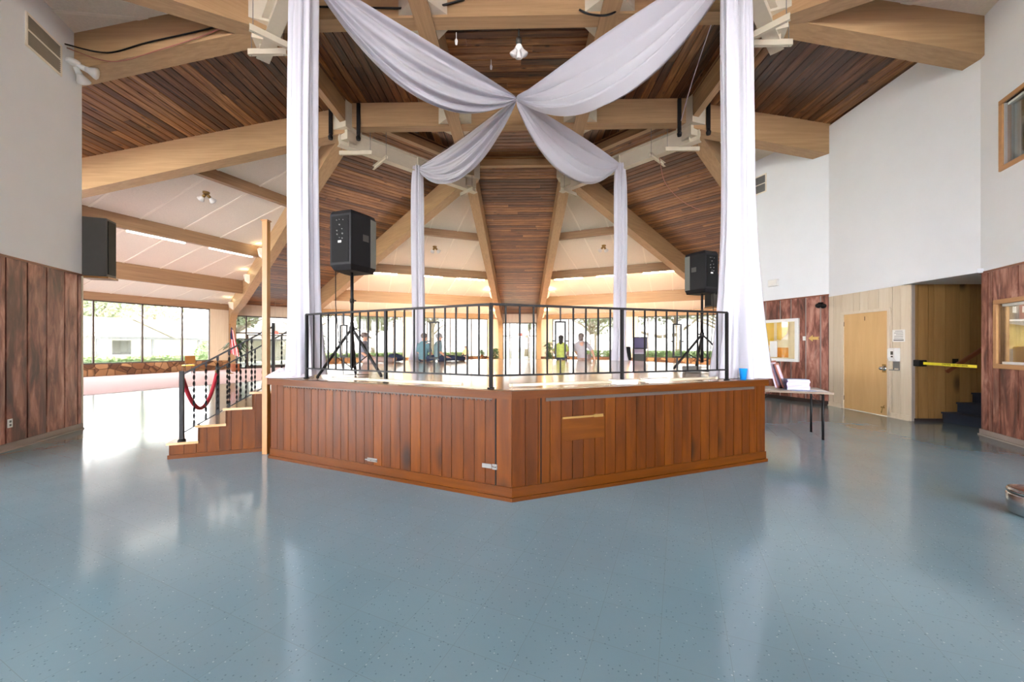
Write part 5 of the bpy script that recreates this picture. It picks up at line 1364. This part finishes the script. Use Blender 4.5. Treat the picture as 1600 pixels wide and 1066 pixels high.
b = MB(); b.lathe([(.16, 0), (.16, .03), (.05, .06), (.03, .1)], n=16); b.build('pole_base', 'brass', t)
b = MB(); b.tube([(0, 0, .06), (0, 0, 2.5)], .014); b.lathe([(.012, 2.5), (.03, 2.54), (.001, 2.6)], n=10); b.build('pole', 'pole', t)
b = MB(); ns = 13
for i in range(ns):
    m = 'flagred' if i % 2 == 0 else 'flagwhite'
    for q in range(12):
        za, zb = 2.42 - 1.35 * q / 12, 2.42 - 1.35 * (q + 1) / 12
        def P_(i_, z): 
            u = i_ / ns; w_ = .10 + .34 * min(1, (2.42 - z) / 1.0)
            return V(.02 + u * w_ + .05 * math.sin(z * 3), .05 * math.sin(u * 14) - .02 * u, z - u * .18)
        mm = 'flagblue' if q < 5 and i < 9 else m
        b.poly([P_(i, za), P_(i + 1, za), P_(i + 1, zb), P_(i, zb)], mm)
bmesh.ops.remove_doubles(b.bm, verts=b.bm.verts[:], dist=1e-4)
f = b.build('flag_cloth', 'flagred', t); sd_ = f.modifiers.new('thick', 'SOLIDIFY'); sd_.thickness = .006
t = thing('kiosk', 'dark grey kiosk with a lit screen beyond the far right drape', 'kiosk', (4.55, 6.4, 0), R(-20))
b = MB(); b.prism([(-.22, -.2, 0), (.22, -.2, 0), (.22, .2, 0), (-.22, .2, 0)], (0, 0, 1.15)); b.build('cabinet', 'darkgrey', t, bevel=.01)
b = MB(); b.prism([(-.24, -.34, 1.15), (.24, -.34, 1.15), (.24, .2, 1.3), (-.24, .2, 1.3)], (0, 0, .04)); b.build('console', 'lilac', t)
b = MB(); b.box((-.2, .05, 1.33), (.28, .16, 1.78)); b.build('monitor', 'blackplastic', t, bevel=.01); b = MB(); b.box((-.17, .043, 1.37), (.25, .05, 1.75), None); b.build('screen', 'purple', t)
b = MB(); b.box((-.36, .06, 1.36), (-.2, .1, 1.74)); b.build('side_panel', 'screenpink', t)
t = thing('office_chair', 'black high-backed chair standing left of the kiosk', 'chair', (4.05, 6.1, 0), R(150))
b = MB(); b.box((-.22, -.22, .45), (.22, .22, .53)); b.build('seat', 'blackplastic', t, bevel=.03); b = MB(); b.prism([(-.2, .18, .55), (.2, .18, .55), (.17, .3, 1.42), (-.17, .3, 1.42)], (0, .06, 0)); b.build('backrest', 'blackplastic', t, bevel=.02)
b = MB(); b.tube([(0, 0, .08), (0, 0, .45)], .03); b.build('column', 'black', t)
for k in range(5):
    a = k * 2 * PI / 5; b = MB(); b.bar((0, 0, .09), (.28 * math.cos(a), .28 * math.sin(a), .05), .04, .03); b.ball((.28 * math.cos(a), .28 * math.sin(a), .03), .03, None, 1); b.build('leg', 'black', t)
def exit_sign(label, P, rz, rod):
    t = thing('exit_sign', label, 'exit sign', P, rz); b = MB(); b.box((-.18, -.03, -.11), (.18, .03, .11)); b.build('case', 'wplastic', t, bevel=.006)
    b = MB(); b.box((-.165, -.034, -.095), (.165, -.03, .095)); b.build('face', 'exit', t)
    x = text('EXIT', 'lettering', .15, 'paper', Matrix.Identity(4), t); x.matrix_basis = Matrix.Translation((0, -.036, 0)) @ Matrix.Rotation(R(90), 4, 'X')
    if rod:
        b = MB(); b.tube([(0, 0, .11), (0, 0, .11 + rod)], .012); b.build('stem', 'steel', t)
exit_sign('red EXIT sign hanging before the northwest glass entrance', (-15.3, 15.4, 2.28), R(45), 1.9)
exit_sign('red EXIT sign over the far glass double door', (.05, 23.05, 2.38), 0, 0)
# tan chair back by the left windows
t = thing('banquet_chair', 'tan chair standing before the stone ledge by the left windows', 'chair', (-17.0, 11.1, 0), R(-120))
b = MB(); b.box((-.22, -.2, .42), (.22, .22, .48)); b.build('seat', 'goods_refl_yellow', t, bevel=.02); b = MB(); b.box((-.22, .2, .55), (.22, .25, .95)); b.build('backrest', 'pole', t, bevel=.03)
for x, y in ((-.19, -.17), (.19, -.17), (-.19, .2), (.19, .2)): b = MB(); b.tube([(x, y, .43 if y < 0 else .9), (x * 1.05, y * 1.1, 0)], .013); b.build('leg', 'bronze', t)

# ------------------------------------------------------------------ outside
b = MB(); b.box((-90, -90, -.35), (90, 110, -.2)); struct(b.build('ground_outside', 'grass'), 'pale lawn around the hall', 'ground')
b = MB(); o1, o2 = ring16(RAD + .2), ring16(RAD + 3.2)
for i in range(16):
    j = (i + 1) % 16
    if i in (11, 12, 13): continue
    b.hexa([V(q.x, q.y, -.2) for q in (o1[i], o2[i], o2[j], o1[j])] + [V(q.x, q.y, -.03) for q in (o1[i], o2[i], o2[j], o1[j])])
struct(b.build('path_outside', 'conc'), 'concrete walk around the hall', 'path')
b = MB(); b.box((-30, -60, -.19), (30, -11.4, -.03)); struct(b.build('pavement_bounce', 'bounce_plaza'), 'added pale forecourt before the entrance front, bouncing daylight inside', 'pavement')  # pale slab added to bounce sunlight up onto ceiling and walls
b = MB(); b.box((-9, -20.5, 5.75), (9, -10.5, 5.95))  # unseen canopy added to keep high sky light off the floor
struct(b.build('roof_sky_screen', 'white'), 'added white canopy behind the viewer, screening the high sky', 'roof')
for x in (-8.6, 8.6): b = MB(); b.box((x - .15, -20.3, -.03), (x + .15, -20.0, 5.75)); struct(b.build('column', 'white'), 'white column holding the added canopy, %s one' % ('west' if x < 0 else 'east'), 'column')
def leafmass(b, c_, rx, ry, rz_, n, size, r_):
    for i in range(n):
        while True:
            p = V(r_.uniform(-1, 1), r_.uniform(-1, 1), r_.uniform(-1, 1))
            if .25 < p.length < 1: break
        p = V(c_[0] + p.x * rx, c_[1] + p.y * ry, c_[2] + p.z * rz_); u = V(r_.gauss(0, 1), r_.gauss(0, 1), r_.gauss(0, 1)).normalized(); w_ = u.orthogonal().normalized(); s_ = size * r_.uniform(.6, 1.4)
        v4 = [b.bm.verts.new(p + u * s_), b.bm.verts.new(p + w_ * s_ * .5), b.bm.verts.new(p - u * s_), b.bm.verts.new(p - w_ * s_ * .5)]
        b.bm.faces.new(v4)
def hedge(label, p, q, w_, z0_, h, seed):
    p, q = V(*p, 0), V(*q, 0); L = (q - p).length; mw = frame((p.x, p.y, z0_), q - p); r_ = random.Random(seed); b = MB()
    b.box((0, -w_ * .4, 0), (L, w_ * .4, h * .86)); n = int(L * 260)
    for i in range(n):
        f = r_.random(); x = r_.uniform(0, L)
        y, z = ((-w_ / 2 + r_.uniform(0, .1), r_.uniform(.05, h)) if f < .4 else (w_ / 2 - r_.uniform(0, .1), r_.uniform(.05, h)) if f < .6 else (r_.uniform(-w_ / 2, w_ / 2), h - r_.uniform(0, .12)))
        u = V(r_.gauss(0, 1), r_.gauss(0, 1), r_.gauss(0, 1)).normalized(); w2 = u.orthogonal().normalized(); s_ = .09 * r_.uniform(.6, 1.4); c_ = V(x, y, z)
        b.bm.faces.new([b.bm.verts.new(c_ + u * s_), b.bm.verts.new(c_ + w2 * s_ * .6), b.bm.verts.new(c_ - u * s_), b.bm.verts.new(c_ - w2 * s_ * .6)])
    o = b.build('hedge', 'hedge', mw=mw); return tag(o, label, 'hedge')
def walldir(k):
    d1 = STRIPS[k][1]; n_ = ((d1 + STRIPS[(k + 1) % 8][1]) * .5).normalized(); return n_, V(-n_.y, n_.x, 0)
n3, s3 = walldir(3)
def at3(dist, lat_): v = n3 * dist + s3 * lat_; return (v.x, v.y)
hedge('clipped green hedge outside the left windows', at3(27.5, 5.5), at3(27.5, -7.0), 1.1, -.2, 1.0, 1)
n1_, s1_ = walldir(1)
def at1(dist, lat_): v = n1_ * dist + s1_ * lat_; return (v.x, v.y)
n2_, s2_ = walldir(2)
def at2(dist, lat_): v = n2_ * dist + s2_ * lat_; return (v.x, v.y)
hedge('green hedge outside the north-northeast windows', at1(28, 5.5), at1(28, -6.5), 1.2, -.2, 1.2, 2)
hedge('low hedge outside the north-northwest windows', at2(29, 6.5), at2(29, -6), 1.2, -.2, 1.0, 3)
b = MB(); r_ = random.Random(9); b.ball((0, 0, .95), .6, None, 3, jit=.25, seed=3, sc=(1.0, 1.0, 1.5)); leafmass(b, (0, 0, .95), .72, .72, 1.0, 2200, .08, r_)
x_, y_ = at3(27.5, -8.5); tag(b.build('shrub', 'hedge', loc=None), 'rounded dark shrub at the right end of the left hedge', 'shrub'); bpy.context.scene.objects['shrub'].location = (x_, y_, -.2)
# house beyond the left windows
hx_, hy_ = at3(41, 3); house = thing('house', 'cream house with gabled roof and long porch beyond the left windows', 'house', (hx_, hy_, -.2)); house.rotation_euler = frame((0, 0, 0), s3).to_euler()
b = MB(); b.box((-29, -6, 0), (7, 0, 2.5)); b.build('house_wall', 'siding', house)
b = MB(); b.prism([(-29.6, 1.6, 2.4), (-29.6, -7.4, 2.4), (-29.6, -3.0, 4.2)], (37.2, 0, 0)); b.build('roof', 'shingle', house)
b = MB(); b.box((-29.6, 1.55, 2.2), (7.6, 1.66, 2.42)); b.build('fascia', 'fascia', house)
b = MB(); b.prism([(-14.6, 1.75, 2.42), (-9.4, 1.75, 2.42), (-12.0, 1.75, 3.85)], (0, -4.2, 0), 'siding'); b.build('gable', 'siding', house)
b = MB(); b.hexa([(-15, 2.0, 2.3), (-12, 2.0, 3.9), (-12, -2.6, 3.9), (-15, -2.6, 2.3), (-15, 2.0, 2.42), (-12, 2.0, 4.02), (-12, -2.6, 4.02), (-15, -2.6, 2.42)]); b.hexa([(-12, 2.0, 3.9), (-9, 2.0, 2.3), (-9, -2.6, 2.3), (-12, -2.6, 3.9), (-12, 2.0, 4.02), (-9, 2.0, 2.42), (-9, -2.6, 2.42), (-12, -2.6, 4.02)]); b.build('gable_roof', 'shingle', house)
for x in (-24, -20.5, -17, -13.5, -10, -6, -2, 2): b = MB(); b.box((x - .07, 1.4, 0), (x + .07, 1.55, 2.3)); b.build('porch_post', 'fascia', house)
for x in (-21, -18.6, -12, -7.5, -3):
    b = MB(); b.box((x - .6, 0, .9), (x + .6, .04, 2.1)); w_ = b.build('house_window', 'fascia', house); b = MB(); b.box((x - .5, .04, 1.0), (x + .5, .05, 2.0)); b.build('pane', 'ventgrey', w_)
# trees
def tree(label, x, y, h, cr, seed, n=2600, limb=None):
    r_ = random.Random(seed); t = thing('tree', label, 'tree', (x, y, -.2), 0, 'trees beyond the windows'); b = MB()
    b.tube([(0, 0, 0), (.1, 0, h * .25), (r_.uniform(-.3, .3), .1, h * .5)], [h * .035, h * .026, h * .018])
    for k in range(5):
        a = r_.uniform(0, 6.28); z0_ = h * r_.uniform(.25, .45); b.tube([(0, 0, z0_), (math.cos(a) * cr * .4, math.sin(a) * cr * .4, z0_ + h * .12), (math.cos(a) * cr * .75, math.sin(a) * cr * .75, z0_ + h * .2)], [h * .014, h * .01, h * .004])
    if limb: b.tube(limb, [.2, .17, .13, .07])
    b.build('trunk', 'bark', t); b = MB()
    for k in range(7):
        a = r_.uniform(0, 6.28); q = r_.uniform(.1, .6) * cr; leafmass(b, (math.cos(a) * q, math.sin(a) * q, h * r_.uniform(.5, .82)), cr * .5, cr * .5, h * .16, n // 7, .22, r_)
    b.build('crown', 'leaf', t); return t
X_ = at1(38, -3); tree('large oak with a long low limb beyond the north-northeast windows', X_[0], X_[1], 11, 7, 1, 4200, [(0, 0, 2.9), (-2.5, -1.5, 2.6), (-5, -2.6, 3.1), (-8, -3.4, 3.9)])
TT = [(at3(58, 12), 11, 5), (at3(60, 4), 10, 5), (at3(57, -4), 11, 5.5), (at3(55, -12), 10, 5), (at3(62, -20), 12, 6), (at2(52, 10), 11, 5.5), (at2(50, 2), 10, 5), (at2(54, -7), 12, 6), (at1(52, 9), 11, 5), (at1(50, -9), 11, 6), (at1(56, -17), 12, 6), ((-27, 27), 9, 3.6), ((1, 52), 11, 5), ((9, 40), 9, 4.5)]
TL = ['first tree behind the house roof from the left', 'second tree behind the house roof from the left', 'third tree behind the house roof from the left', 'tree behind the right end of the house', 'tall tree far right of the house', 'left tree beyond the north-northwest windows', 'middle tree beyond the north-northwest windows', 'right tree beyond the north-northwest windows', 'left tree beyond the north-northeast windows', 'tree behind the large oak on the right', 'tall tree at the far right beyond the oak', 'tree outside the northwest entrance', 'tree straight behind the far glass door', 'small tree just left of the large oak']
for i, (p, h, cr) in enumerate(TT): tree(TL[i], p[0], p[1], h, cr, 20 + i, 2200)
